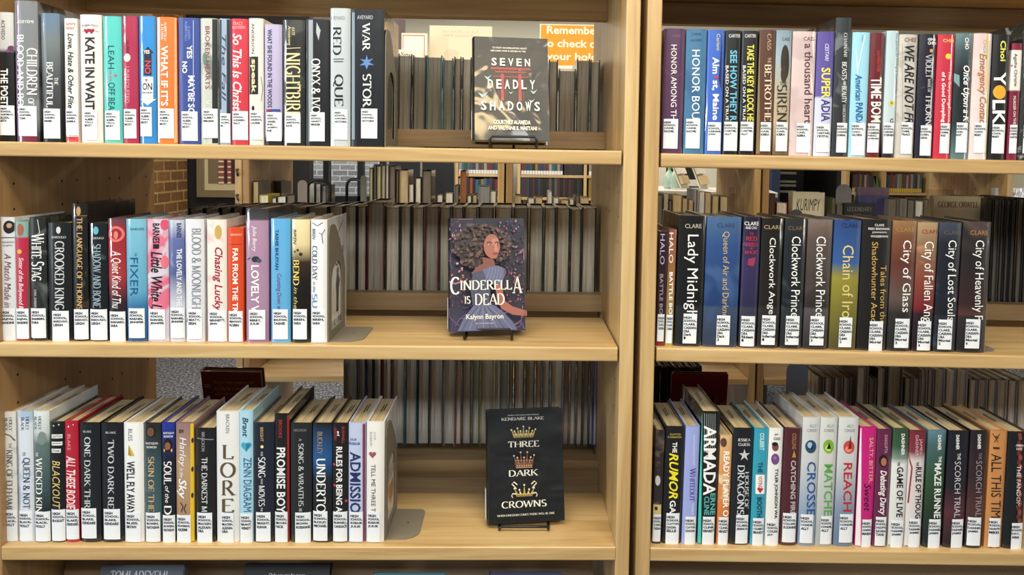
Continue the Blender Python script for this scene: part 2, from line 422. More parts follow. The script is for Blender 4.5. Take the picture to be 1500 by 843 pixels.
# ------------------------------------------------------------------ room shell
def brick_mat(c1, c2, mortar, axis='X', emit=0):
    m, n, l, b = base_mat('brickwork')
    tc = n.new('ShaderNodeTexCoord'); sp = n.new('ShaderNodeSeparateXYZ'); l.new(tc.outputs['Object'], sp.inputs[0])
    cb = n.new('ShaderNodeCombineXYZ'); l.new(sp.outputs['XYZ'.index(axis)], cb.inputs[0]); l.new(sp.outputs[2], cb.inputs[1])
    br = n.new('ShaderNodeTexBrick'); l.new(cb.outputs[0], br.inputs['Vector']); br.inputs['Scale'].default_value = 1
    br.inputs['Brick Width'].default_value = .21; br.inputs['Row Height'].default_value = .077; br.inputs['Mortar Size'].default_value = .007
    br.inputs['Color1'].default_value = lin(c1); br.inputs['Color2'].default_value = lin(c2); br.inputs['Mortar'].default_value = lin(mortar)
    a = noise(n, l, tc.outputs['Object'], 30, 4, .6)
    mx = n.new('ShaderNodeMix'); mx.data_type = 'RGBA'; mx.blend_type = 'MULTIPLY'; mx.inputs['Factor'].default_value = .5
    l.new(br.outputs[0], mx.inputs['A']); l.new(ramp(n, l, a, [(.3, (130, 130, 130)), (.7, (255, 255, 255))]), mx.inputs['B'])
    l.new(mx.outputs['Result'], b.inputs['Base Color']); b.inputs['Roughness'].default_value = .9
    bump(n, l, b, br.outputs['Fac'], -.4, .006); return m
def carpet_mat():
    m, n, l, b = base_mat('carpet')
    a = noise(n, l, mapped(n, l, (60, 60, 60)), 1.0, 3, .75)
    l.new(ramp(n, l, a, [(.36, (26, 28, 34)), (.52, (92, 96, 106)), (.66, (176, 178, 184))]), b.inputs['Base Color']); b.inputs['Roughness'].default_value = 1
    return m
WALL = plain((214, 210, 192), .8)
def slab(name, a, b, mat):
    m = MB(); m.box(a, b, mat); return struct(m.build(name))
slab('floor', (-4.2, -6, -.1), (5.2, 7.2, 0), carpet_mat())
slab('ceiling', (-4.2, -2.6, 3.05), (5.2, 7.2, 3.15), plain((224, 222, 214), .9))
slab('wall_left', (-2.75, 2.2, 0), (-2.55, 4.58, 3.05), brick_mat((112, 76, 40), (136, 94, 50), (176, 148, 92), 'Y'))
slab('wall_alcove', (-2.75, 4.6, 0), (-1.62, 4.72, 3.05), plain((14, 14, 16), .7))
slab('wall_right', (5.0, -2.6, 0), (5.2, 7.2, 3.05), WALL)
# far wall with a window opening on the left
wxl, wxr = un(425, 260, 7).x, un(566, 260, 7).x
m = MB()
m.box((-4.2, 7, 0), (wxl, 7.2, 3.05), WALL); m.box((wxr, 7, 0), (5.2, 7.2, 3.05), WALL)
m.box((wxl, 7, 0), (wxr, 7.2, .55), WALL); m.box((wxl, 7, 2.6), (wxr, 7.2, 3.05), WALL)
struct(m.build('wall_far'))
slab('wall_outside', (-6, 9.0, 0), (1.5, 9.2, 4), brick_mat((104, 102, 100), (140, 136, 132), (176, 172, 168), 'X'))
DK = plain((22, 26, 30), .5)
wr = thing('window_1', 'black framed window looking out on a grey brick wall', 'window', ((wxl+wxr)/2, 7.02, .55)); wr['kind'] = 'structure'
m = MB(); ww = (wxr-wxl)/2
for x0, x1 in [(-ww, -ww+.07), (ww-.07, ww)]: m.box((x0, -.04, 0), (x1, .08, 2.05), DK)
for z0, z1 in [(0, .1), (1.98, 2.05), (.36, .44)]: m.box((-ww, -.04, z0), (ww, .08, z1), DK)
for q in (478, 528):
    X = un(q, 260, 7).x-(wxl+wxr)/2; m.box((X-.03, -.04, 0), (X+.03, .08, 2.05), DK)
m.build('window_frame', wr)
m = MB(); gm, n, l, b = base_mat('window_glass'); b.inputs['Transmission Weight'].default_value = 1; b.inputs['Roughness'].default_value = 0; b.inputs['IOR'].default_value = 1.02
m.box((-ww+.07, .015, .1), (ww-.07, .02, 1.98), gm); m.build('window_pane', wr)
xa, xb = un(569, 260, 6.9).x, un(664, 260, 6.9).x
dr = thing('door_1', 'dark door with a pale stile line beside the black window', 'door', ((xa+xb)/2, 6.98, 0)); dr['kind'] = 'structure'
m = MB(); hw = (xb-xa)/2
m.box((-hw, -.05, 0), (-.015, 0, 2.3), DK); m.box((.015, -.05, 0), (hw, 0, 2.3), DK); m.box((-hw, -.02, 2.3), (hw, 0, 2.42), DK); m.build('door_leaf', dr)
m = MB(); m.box((-.012, -.055, 0), (.012, -.005, 2.3), plain((150, 146, 138), .4, .6)); m.build('door_stile', dr)

# ------------------------------------------------------------------ bookcases
def pin_holes(m, x, ys, zs, side):
    for y in ys:
        for z in zs: m.add([(x+side*.0004, y+.0026*math.cos(t*math.pi/4), z+.0026*math.sin(t*math.pi/4)) for t in range(8)], [tuple(range(8))], HOLE)
ZL = [E+.013, E-.330, E-.687]               # shelf tops of the left bookcase
XL0, XL1 = .182-1.0654, .182
ZTOP = E+.375
lc = thing('bookcase', 'maple double sided bookcase with half empty shelves, left of the dark gap', 'bookcase', ((XL0+XL1)/2, 0, 0))
cx = (XL0+XL1)/2
def lpart(m, name, parent, cx): o = m.build(name, parent); o.location = (-cx, 0, 0); return o
HY = (.05, .19, .24, .36, .40, .52)
for x0, x1, side, xi in ((XL0-.025, XL0, 1, XL0), (XL1, XL1+.0249, -1, XL1)):
    m = MB(); m.rbox((x0, 0, 0), (x1, .562, ZTOP), .0025, MZ if side < 0 else SIDE_SHADED, 2)
    pin_holes(m, xi, HY, [E-.06-.0, E-.105, E-.15, E-.40, E-.45, E-.5], side); lpart(m, 'side_panel', lc, cx)
for k, (z, yb) in enumerate(zip(ZL, (.25, .245, .215))):
    e = .0035 if k < 2 else .0003
    m = MB(); m.rbox((XL0+e, 0, z-.025), (XL1-e, yb, z), .003, MX, 0); lpart(m, 'shelf', lc, cx)
    zr = z if k < 2 else E-.664
    m = MB(); m.rbox((XL0+.003, .325, zr-.025), (XL1-.003, .562, zr), .003, MX, 0); lpart(m, 'shelf', lc, cx)
    m = MB(); m.box((XL0+.0005, .279, z+.005), (XL1-.0005, .312, z+.041), RAIL_SHADED); lpart(m, 'back_rail', lc, cx)
m = MB(); m.box((XL0+.0005, .279, E-.76), (XL1-.0005, .30, E-.6825), RAIL_SHADED); lpart(m, 'back_rail', lc, cx)
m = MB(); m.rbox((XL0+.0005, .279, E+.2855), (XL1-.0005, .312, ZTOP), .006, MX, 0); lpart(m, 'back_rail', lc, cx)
m = MB(); m.box((XL0-.025, -.0, ZTOP), (XL1+.025, .562, ZTOP+.025), MX); lpart(m, 'top_panel', lc, cx)
def sloped(xl, xr, y0, y1, zl, zr, t, mat, r=.003):
    """shelf board that drops a little from left to right"""
    m = MB(); m.rbox((xl, y0, -t), (xr, y1, 0), r, mat, 0)
    m.v = [(x, y, z+zl+(zr-zl)*(x-xl)/(xr-xl)) for x, y, z in m.v]; return m
XR0, XR1 = .2438, .2438+1.0654
SLR = (-.0052, -.0145, -.0137)
ZR = [E+.0098, E-.330, E-.6885]
rz = lambda k: (lambda x: ZR[k]+SLR[k]*(x-XR0))
rc = thing('bookcase', 'maple double sided bookcase packed with books, right of the dark gap', 'bookcase', ((XR0+XR1)/2, 0, 0))
cx = (XR0+XR1)/2
for x0, x1 in ((.2185, XR0), (XR1, XR1+.025)):
    m = MB(); m.rbox((x0, 0, 0), (x1, .562, ZTOP), .0025, MZ, 2); pin_holes(m, XR1, HY, [E-.06, E-.12], -1) if x0 > 1 else 0; lpart(m, 'side_panel', rc, cx)
for k in range(3):
    z0, z1 = rz(k)(XR0), rz(k)(XR1)
    lpart(sloped(XR0+(.0035 if k < 2 else .0003), XR1-.002, 0, .245, z0, z1, .0245, MX), 'shelf', rc, cx)
    lpart(sloped(XR0+.003, XR1-.003, .325, .562, z0, z1, .025, MX), 'shelf', rc, cx)
    lpart(sloped(XR0+.0005, XR1-.0005, .279, .312, z0+.041, z1+.041, .036, RAIL_SHADED), 'back_rail', rc, cx)
m = MB(); m.rbox((XR0+.0005, .279, E+.2815), (XR1-.0005, .312, E+.3265), .004, RAIL_SHADED, 0); lpart(m, 'back_rail', rc, cx)
m = MB(); m.box((XR0+.0005, .002, E+.327), (XR1-.0005, .56, E+.352), MX); lpart(m, 'shelf', rc, cx)
m = MB(); m.box((.2185, 0, ZTOP), (XR1+.025, .562, ZTOP+.025), MX); lpart(m, 'top_panel', rc, cx)
# sloping display boards under the lowest shelves
for nm, par, xa, xb in (('display_board', lc, XL0+.004, XL1-.02), ('display_board', rc, XR0+.004, XR1-.01)):
    m = MB(); m.box((xa, 0, 0), (xb, .015, .36), RAIL_SHADED, Matrix.Translation((0, .05, E-1.075)) @ Matrix.Rotation(math.radians(-26), 4, 'X'))
    lpart(m, nm, par, (XL0+XL1)/2 if par is lc else cx)
    m = MB(); m.rbox((xa, 0, E-1.10), (xb, .08, E-1.076), .003, MX, 0); lpart(m, 'shelf', par, (XL0+XL1)/2 if par is lc else cx)

# second row of bookcases across the aisle
def far_case(xl, xr, y0, y1, shelves, label, ends=(1, 1), top=E+.30):
    t = thing('bookcase', label, 'bookcase', ((xl+xr)/2, y0, 0), group=None); c = (xl+xr)/2
    def P(m, nm): o = m.build(nm, t); o.location = (-c, -y0, 0)
    for x0, x1, on, side, xi in ((xl, xl+.025, ends[0], 1, xl+.025), (xr-.025, xr, ends[1], -1, xr-.025)):
        if on:
            m = MB(); m.rbox((x0, y0, 0), (x1, y1, top), .0025, SIDE_SHADED if side > 0 else MZ, 2); pin_holes(m, xi, (y0+.05, y0+.2, y0+.25, y1-.18, y1-.05), [E-.06, E-.105, E-.15, E-.2, E-.66], side); P(m, 'side_panel')
    for z in shelves:
        m = MB(); m.rbox((xl+.027, y0, z-.025), (xr-.027, y0+.245, z), .003, MX, 0); P(m, 'shelf')
        m = MB(); m.rbox((xl+.027, y1-.245, z-.025), (xr-.027, y1, z), .003, MX, 0); P(m, 'shelf')
        m = MB(); m.box((xl+.0255, (y0+y1)/2-.017, z+.005), (xr-.0255, (y0+y1)/2+.017, z+.041), MX); P(m, 'back_rail')
    m = MB(); m.box((xl, y0, top), (xr, y1, top+.025), MX); P(m, 'top_panel')
    return t
S2 = (E+.013, E-.335, E-.845)
far_case(-1.0295, -.0495, 1.55, 2.1, S2, 'maple bookcase across the aisle with shiny shelf clips on its end edge')
far_case(-.043, .929, 1.55, 2.1, S2, 'maple bookcase across the aisle behind the purple portrait book')
far_case(.937, 1.909, 1.55, 2.1, S2, 'maple bookcase across the aisle behind the packed right hand shelves')
m = MB()
m.rbox((-1.056, 1.545, 0), (-1.031, 2.1, E+.30), .0025, MZ, 2)
o = m.build('end_panel'); tag(o, 'narrow maple end panel beside the bookcase across the aisle', 'panel')
for z in (E-.075, E-.17, E-.19):
    m = MB(); m.tube([(-1.045, 1.5445, z+.012), (-1.045, 1.533, z+.012), (-1.041, 1.53, z), (-1.045, 1.5445, z-.01)], .0045, WIRE if z > E-.18 else STEEL)
    o = m.build('shelf_clip'); o.parent = bpy.data.objects['end_panel']; 

# ------------------------------------------------------------------ the six rows of books
SV = (196, 200, 204); CRM = (226, 208, 160)
TL1 = [
 (-12,70,60,[(0,(205,205,205)),(240,(190,192,195)),(262,(24,24,26))],(0,70,522,668,['ACEVEDO,','ELIZA-','BETH']),'black and white spine with purple ink splash',
   [('ACEVEDO','n',BK,6,24,98,196),('disc',52,240,15,(92,40,88)),('disc',38,252,8,(120,60,110)),('THE POET','b',W_,2,40,340,520)]),
 (78,190,3,[(None,(120,124,130))],(92,178,525,672,['ADEYEMI,','TOMI']),'tall silver and violet spine with white capitals',
   [('rect',79,20,92,700,(96,62,112)),('rect',96,672,180,700,(110,24,58)),('ADEYEMI','n',W_,82,164,100,115,'h'),('BLOOD AND BON','s',W_,82,118,172,560),('CHILDREN','s',W_,132,180,238,470),('OF','s',W_,140,168,486,520)],{'art':((36,38,42),9,.5),'L':.165}),
 (206,297,65,[(60,(90,120,150)),(200,(110,118,122)),(400,(70,74,78)),(690,(40,42,46))],(216,292,538,684,['AHDIEH,','RENEE']),'grey blue spine with thin white serif title',
   [('BEAUTIFUL','s',W_,230,262,308,532),('THE','s',W_,268,284,382,420)],{'art':((40,44,48),8,.4)}),
 (322,385,90,[(None,(226,224,222))],(325,383,540,668,['AHMED,','SAMIRA']),'slim white spine with black handwriting and red foot',
   [('Samira','i',(190,40,50),324,370,108,124,'h'),('Ahmed','i',(190,40,50),324,366,130,146,'h'),('Love, Hate & Other Filte','I',BK,330,364,165,535),('rect',322,676,385,703,(206,70,70)),('BALL','b',BK,330,372,678,686,'h')]),
 (399,504,72,[(None,(226,216,214))],(415,480,545,690,['ALBER-','TALLI,','BECKY']),'white spine with dark red hearts and heavy capitals',
   [('ALBERTALLI','n',BK,402,482,120,130,'h'),('heart',428,153,15,(150,24,44)),('heart',452,153,15,(150,24,44)),('line',[(402,155),(412,155)],2,(150,24,44)),('line',[(470,155),(484,155)],2,(150,24,44)),('KATE IN WAIT','b',(30,26,30),420,468,185,542)]),
 (512,602,80,[(None,(84,190,186))],(520,590,548,692,['ALBER-','TALLI,','BECKY']),'turquoise spine with thin dark lettering',
   [('LEAH','n',(20,70,74),534,564,226,340),('on the','i',(200,80,130),540,556,348,400),('OFF BEA','n',(20,70,74),534,568,408,545),('disc',570,372,7,(196,90,130))]),
 (606,682,80,[(None,(164,42,76))],(612,672,540,684,['ALBER-','TALLI,','BECKY']),'raspberry red spine with small white blob',
   [('THE UPSIDE','n',(90,16,38),622,638,196,262),('disc',628,285,17,W_,20),('UNREQUITED','n',(226,150,170),618,640,330,510)]),
 (688,771,80,[(None,(44,132,204))],(692,750,530,674,['ALBER-','TALLI,','BECKY']),'bright blue spine with white downward arrow',
   [('poly',[(704,262),(732,230),(758,262)],(26,40,70)),('rect',712,246,748,372,(34,38,56)),('YES','b',W_,710,740,248,266,'h'),('NO','b',(200,60,80),716,746,300,366),('rect',700,380,756,492,W_),('poly',[(692,490),(768,490),(730,522)],W_),('ON','b',BK,704,752,410,446,'h'),('heart',724,396,7,(200,40,60)),('the other','b',BK,702,754,452,462,'h')]),
 (775,873,84,[(None,(226,116,48))],(785,858,538,684,['ALBER-','TALLI,','BECKY']),'orange spine with bold white capitals',
   [('rect',775,86,788,705,(236,214,200)),('rect',860,86,873,705,(240,170,120)),('ALBERTALLI','n',W_,812,824,110,200),('& SILVERA','n',W_,796,808,118,196),('WHAT IF IT\'S','b',W_,796,832,226,524)]),
 (882,986,88,[(None,(54,74,146))],(898,975,552,696,['ALBER-','TALLI,','BECKY']),'royal blue spine with scattered white capitals',
   [('ALBERTALLI','n',(130,160,220),914,926,105,200),('& SAEED','n',(130,160,220),930,940,130,195),('YES','b',W_,924,950,224,290),('NO','b',W_,900,926,304,362),('MAYBE SO','b',W_,930,962,374,566),('line',[(956,100),(956,520)],4,(150,170,225))]),
]
TL2 = [
 (46,130,90,[(None,(186,192,186))],(57,128,538,682,['ALBERT,','MELISSA']),'pale metallic spine with maroon title',
   [('rect',104,94,130,708,(28,30,32)),('BROKEN HEARTS','n',(130,40,60),70,92,130,440),('disc',66,290,12,(90,120,110),30),('C','b',W_,76,92,500,515,'h')],{'art':((120,128,122),12,.42)}),
 (140,193,92,[(None,(150,166,190))],(143,191,562,706,['ALLEN,','R.']),'slim steel blue spine streaked black',
   [('rect',140,96,150,540,(20,24,30)),('rect',176,96,193,560,(30,36,48)),('The Fall','i',(40,60,100),152,172,170,500)]),
 (197,280,92,[(None,(198,52,68))],(203,278,550,692,['ANDREEN,','TRACY']),'red spine with white brush script',
   [('TRACY','n',(240,180,180),205,255,108,124,'h'),('ANDREEN','n',(240,180,180),200,266,128,142,'h'),('So This Is Christ','I',(244,226,226),204,250,165,548)]),
 (285,356,90,[(None,(214,212,206))],(290,352,548,690,['ANDERSON,','LAURIE']),'white spine with black title box',
   [('ANDERSON','n',BK,298,312,115,265),('rect',286,280,331,466,(22,20,20)),('speak','b',(240,226,170),292,322,292,460),('disc',306,535,7,BK,12),('line',[(345,380),(352,440),(346,500)],2,(90,70,60))]),
 (362,447,120,[(120,(178,172,206)),(660,(172,164,198)),(690,(36,30,40))],(372,445,556,697,['ANGEL-','INI,','JOSEPH-','INE']),'shorter lavender spine with small dark capitals',
   [('WHAT SHE FOUND IN THE WOODS','b',(40,34,56),376,400,145,532),('rect',370,540,396,556,(120,30,60)),('rect',396,540,440,552,(40,70,140))]),
 (452,560,98,[(None,(40,44,42))],(465,540,562,706,['ARMSTRONG,','KATE']),'charcoal spine with tall cream serif capitals',
   [('KATE','i',CRM,498,512,135,175),('Armstrong','i',CRM,474,494,128,225),('line',[(470,240),(540,236)],3,CRM),('NIGHTBIRD','s',CRM,466,540,260,592)],{'art':((64,68,62),14,.4)}),
 (565,681,95,[(None,(30,32,38))],(588,660,556,698,['ARNETT,','MINDEE']),'black spine with pale streaks and serif title',
   [('rect',580,98,602,700,(150,158,166)),('poly',[(620,110),(640,150),(630,200),(618,160)],(170,180,186)),('ONYX & IVO','s',W_,594,638,290,560)]),
 (686,784,40,[(None,(180,190,196))],(705,772,542,690,['AVEYARD,','VICTORIA']),'tall silver spine with spaced black serif letters',
   [('AVEYARD','n',(120,124,130),684,760,80,98,'h'),('RED','s',BK,698,742,132,272),('QUE','s',BK,700,752,368,528),('line',[(700,292),(755,292)],3,BK),('line',[(704,304),(750,304)],5,(90,94,100))],{'L':.16}),
 (790,950,46,[(None,(26,30,38))],(840,920,538,684,['AVEYARD,','VICTORIA']),'tall thick black spine with white serif title',
   [('AVEYARD','n',(186,194,202),820,898,76,95,'h'),('WAR','s',W_,846,884,112,252),('STOR','s',W_,848,890,366,532),('poly',[(868,270),(874,296),(900,290),(880,308),(904,322),(876,322),(868,345),(860,322),(832,324),(856,308),(836,292),(862,296)],(90,130,190)),('rect',792,60,808,690,(120,136,152))],{'L':.16}),
]
spine_row('upper left shelf', 'novels on the upper left shelf', lambda x: ZL[0], 0, [((0,0,.2964),712,TL1),((280,0,.2964),716,TL2)])

ML1 = [
 (3,62,240,[(None,(212,218,226))],(3,57,605,732,['BAJPAI,','NANDINI']),'pale spine with dark photo on top',
   [('disc',35,280,22,(34,30,32),26),('disc',36,274,10,(190,150,130)),('line',[(5,322),(58,322)],3,(60,60,66)),('NANDINI','n',(90,90,100),8,52,336,344,'h'),('BAJPAI','n',(90,90,100),12,48,350,358,'h'),('A Match Made in','i',(120,70,90),18,44,385,600)]),
 (63,117,258,[(258,(126,160,156)),(318,(126,160,156)),(326,(172,34,66))],(64,112,605,725,['BAJPAI,','NANDINI']),'crimson spine under a teal head',
   [('rect',108,262,117,738,(50,92,72)),('disc',80,290,14,(150,90,70),24),('disc',78,378,9,(214,170,60)),('Sister of the Bollywood B','i',W_,70,94,402,605)]),
 (120,186,242,[(None,(46,52,52))],(122,180,604,722,['BARBIERI,','KARA']),'black spine with silver antlers title',
   [('White Stag','s',W_,124,174,305,495),('KARA','n',SV,136,146,530,556),('BARBIERI','n',SV,136,146,562,602),('line',[(150,250),(158,300),(148,330)],3,(190,196,200))],{'art':((96,104,104),13,.36)}),
 (192,286,263,[(None,(28,32,33))],(210,273,614,736,['BARDUGO,','LEIGH']),'wide black spine with silver feathered capitals',
   [('disc',233,292,9,SV,14),('BARDUGO','s',SV,206,262,316,325,'h'),('CROOKED KING','s',SV,218,256,336,610)]),
 (290,351,187,[(None,(26,26,28))],(295,350,608,727,['BARDUGO,','LEIGH']),'tallest black spine with gold capitals',
   [('disc',313,216,9,(176,136,90),18),('line',[(292,235),(348,235)],2,(150,120,70)),('THE LANGUAGE OF THORNS','s',(206,170,112),306,328,242,610)],{'L':.165,'art':((60,54,46),24,.38)}),
 (357,428,265,[(None,(24,32,38))],(358,424,608,730,['BARDUGO,','LEIGH']),'ink blue spine with small teal crest',
   [('disc',382,294,11,(90,170,180),16),('BARDUGO','s',SV,362,412,320,328,'h'),('SHADOW AND BONE','s',(150,168,180),370,402,348,602)],{'art':((52,72,80),16,.36)}),
 (432,501,246,[(246,(90,60,70)),(300,(150,38,44)),(480,(156,48,56)),(580,(70,40,60)),(740,(24,24,36))],(437,497,617,737,['BARNARD,','SARA']),'red and navy spine with ringed bird emblem',
   [('ring',462,308,32,10,(214,110,110)),('disc',462,312,9,(214,120,110),16),('A Quiet Kind of Thu','i',W_,440,482,375,604)]),
 (504,584,248,[(248,(120,180,205)),(540,(92,160,192)),(600,(50,110,156)),(740,(28,84,130))],(513,575,604,722,['BARNES,','JENNIFER']),'sky blue spine with spaced dark title',
   [('BARNES','n',(40,70,100),520,572,283,293,'h'),('THE','n',(30,90,130),536,546,382,396),('FIXER','n',(22,84,128),518,550,402,556)]),
 (587,671,248,[(None,(206,198,214))],(595,657,608,728,['BARNES,','JENNIFER']),'white spine with pink flowers and black script',
   [('BARNES','b',BK,608,636,265,345),('rect',610,348,634,366,(30,24,28)),('Little White L','I',BK,600,646,378,606),('disc',655,270,16,(210,80,110),22),('disc',655,420,14,(220,110,130),26),('disc',598,580,10,(206,70,100),22)],{'art':((214,110,140),14,.42)}),
 (675,735,252,[(252,(190,196,214)),(330,(92,106,160)),(470,(78,90,142)),(600,(200,204,214))],(678,733,602,722,['BARNES,','JENNIFER']),'blue and white streaked spine',
   [('BARNES','b',(30,40,90),704,722,264,322),('THE LOVELY AND THE L','b',(226,228,236),704,724,366,612)],{'art':((196,202,216),8,.4)}),
 (739,813,248,[(None,(216,218,226))],(748,804,608,726,['BEATY,','ERIN']),'white spine with pale grey serif title',
   [('BLOOD & MOONLIGH','s',(120,126,134),764,800,286,606),('line',[(742,660),(748,640)],3,BK)]),
]
ML2 = [
 (90,168,250,[(None,(228,220,214))],(97,165,610,735,['BENNETT,','JENN']),'cream spine with crimson looping script',
   [('disc',135,300,14,(190,160,90),28),('Chasing Lucky','I',(156,32,64),112,152,360,616)],{'art':((222,190,190),12,.42)}),
 (172,235,283,[(None,(206,72,34))],(176,231,615,737,['BENWAY,','ROBIN']),'short orange red spine with white capitals',
   [('BENWAY','n',(244,200,170),185,229,306,315,'h'),('line',[(176,348),(228,348)],2,(150,40,20)),('FAR FROM THE TR','b',W_,192,214,365,620)]),
 (245,334,207,[(207,(62,62,66)),(250,(70,66,72)),(256,(166,132,160)),(640,(160,128,158)),(740,(150,112,148))],(257,322,610,728,['BERRY,','JULIE']),'tall mauve spine with dark top band',
   [('Julie Berry','i',W_,268,288,275,378),('disc',284,408,16,(40,50,60),12),('disc',298,414,10,(60,80,90),8),('line',[(262,402),(250,410)],4,(40,50,60)),('LOVELY W','b',W_,266,298,432,640)]),
 (344,421,247,[(None,(92,166,216))],(352,412,608,727,['BHUIYAN,','TASHIE']),'sky blue spine with crimson script under capitals',
   [('TASHIE BHUIYAN','b',(24,50,90),362,376,290,450),('Counting Down wi','i',(120,40,90),364,388,466,612)]),
 (427,498,250,[(250,(226,214,170)),(350,(214,198,150)),(420,(70,50,30)),(500,(34,26,20)),(680,(30,26,24)),(740,(40,50,50))],(432,488,607,727,['BIREN,','SARA']),'cream to dark brown spine with gold serif title',
   [('BIREN','I',BK,432,446,288,350),('disc',452,372,5,(60,40,20)),('disc',464,388,7,(50,34,18)),('disc',440,378,4,(60,40,20)),('BEND','s',(222,200,110),432,458,412,512),('in the','i',(200,180,100),436,452,520,606)]),
 (503,567,250,[(None,(228,230,232))],(507,562,607,740,['BIREN,','SARA']),'white spine with blue title and bare branches',
   [('line',[(508,262),(530,275),(552,262)],3,(70,64,60)),('line',[(560,290),(548,310),(552,345)],3,(70,64,60)),('line',[(548,310),(536,302)],2,(70,64,60)),('BIREN','I',(90,90,100),508,522,285,330),('COLD DAY','s',(28,52,104),508,530,355,492),('in the','i',(60,80,120),512,524,498,540),('SU','s',(100,140,190),508,530,546,602)]),
]
spine_row('middle left shelf', 'novels on the middle left shelf', lambda x: ZL[1], 0, [((0,230,.3676),745,ML1),((270,230,.3676),745,ML2)])

BL1 = [
 (15,65,220,[(None,(216,216,212))],(15,62,594,712,['BLACK,','HOLLY']),'white spine with grey branches and grey capitals',
   [('HOLLY','s',(60,60,62),34,46,240,292),('BLACK','s',(60,60,62),18,30,242,292),('line',[(12,300),(40,310),(55,330)],4,(80,80,84)),('THE','s',(90,90,90),34,44,338,358),('KING OF ELFHAME','s',(84,84,84),24,48,364,600)],{'art':((176,176,176),12,.36)}),
 (70,129,218,[(None,(208,216,228))],(72,122,598,712,['BLACK,','HOLLY']),'icy white spine with dark serif title',
   [('HOLLY','s',(50,54,60),98,110,238,290),('BLACK','s',(50,54,60),80,92,240,290),('THE','s',(60,70,80),86,98,372,388),('QUEEN & NOT','s',(44,60,80),84,114,394,590)],{'art':((164,186,212),10,.42)}),
 (132,192,218,[(218,(216,222,222)),(300,(190,200,200)),(345,(90,112,112)),(500,(58,80,82)),(620,(26,34,38))],(133,189,600,714,['BLACK,','HOLLY']),'white to dark green spine with white serif title',
   [('HOLLY','s',(50,54,60),146,158,236,288),('BLACK','s',(50,54,60),128,140,238,288),('disc',160,320,16,(120,134,130),26),('THE','s',W_,136,146,374,390),('WICKED KIN','s',W_,136,162,394,606)],{'art':((110,130,130),14,.36)}),
 (195,249,258,[(None,(18,18,22))],(197,247,592,712,['BLACKOUT']),'black spine with stacked white name strips',
   [('disc',205,272,3,SV),('disc',225,268,3,SV),('rect',197,305,237,320,W_),('rect',197,333,237,347,W_),('rect',197,360,232,375,W_),('CLAYTON','b',BK,200,234,308,317,'h'),('JACKSON','b',BK,200,234,336,344,'h'),('STONE','b',BK,200,228,363,372,'h'),('BLACKOUT','i',(214,190,120),200,230,405,590)],{'art':((40,36,90),10,.32)}),
 (251,301,256,[(None,(170,26,48))],(252,300,592,706,['BLAKE,','KENDARE']),'red spine with white slanted capitals',
   [('BLAKE','n',(236,150,160),258,270,305,366),('ALL THESE BODIE','I',(248,220,220),252,288,388,592),('disc',262,275,3,W_),('disc',280,268,2,W_)]),
 (306,384,263,[(None,(22,30,38))],(311,368,587,702,['BLAKE,','KENDARE']),'blue black spine whose title ends in THR',
   [('BLAKE','s',SV,318,350,290,298,'h'),('ONE DARK THR','s',SV,322,346,315,590)]),
 (388,471,263,[(None,(20,26,34))],(397,458,590,706,['BLAKE,','KENDARE']),'blue black spine whose title starts TWO',
   [('BLAKE','s',SV,404,444,294,302,'h'),('TWO DARK RE','s',SV,412,436,325,590)]),
 (475,549,262,[(None,(232,234,234))],(480,537,602,716,['BLISS,','BRYAN']),'white spine with yellow paper plane',
   [('BLISS','n',(90,90,94),490,506,284,330),('poly',[(492,344),(514,386),(502,388)],(206,176,50)),('poly',[(492,344),(502,388),(490,384)],(160,130,40)),('WE\'LL FLY AWAY','b',(24,24,28),483,516,408,610)]),
 (553,616,264,[(264,(40,44,48)),(330,(52,66,70)),(420,(50,78,86)),(600,(60,86,92)),(740,(34,48,60))],(557,611,604,716,['BOWEN,','NATASHA']),'dark teal spine topped by a woman\'s face',
   [('disc',576,292,22,(26,22,24),24),('disc',576,296,13,(110,72,52),17),('NATASHA','s',W_,556,604,335,344,'h'),('BOWEN','s',W_,560,598,350,358,'h'),('SKIN OF THE','s',(196,168,120),566,590,390,602)],{'art':((90,110,108),14,.34)}),
 (620,669,262,[(262,(34,50,150)),(330,(30,40,110)),(400,(24,28,56)),(740,(18,22,34))],(622,668,614,726,['BOWEN,','NATASHA']),'navy spine topped by a woman with earrings',
   [('NATASHA','s',W_,624,664,296,304,'h'),('BOWEN','s',W_,626,660,309,317,'h'),('disc',641,345,18,(24,18,20),24),('disc',641,350,11,(140,88,60),15),('disc',628,366,3,(220,180,60),6),('disc',656,366,3,(220,180,60),6),('SOUL','s',W_,626,656,408,496),('of the','i',W_,632,648,502,566),('D','s',W_,628,656,578,612)]),
 (673,741,262,[(262,(140,110,112)),(420,(178,148,120)),(560,(170,136,104)),(740,(146,118,92))],(675,729,613,726,['BOWMAN,','AKEMI']),'tan spine with bright yellow edge',
   [('rect',727,265,741,738,(226,190,30)),('disc',734,330,4,(60,40,20),10),('disc',734,440,4,(60,40,20),10),('disc',734,540,4,(60,40,20),10),('BOW','b',BK,684,702,285,300,'h'),('Harley','i',W_,680,712,316,428),('in the','i',W_,688,702,434,470),('Sky','I',W_,674,714,474,552),('line',[(690,565),(700,580),(694,600)],3,BK),('line',[(712,570),(704,590),(712,606)],3,BK)]),
]
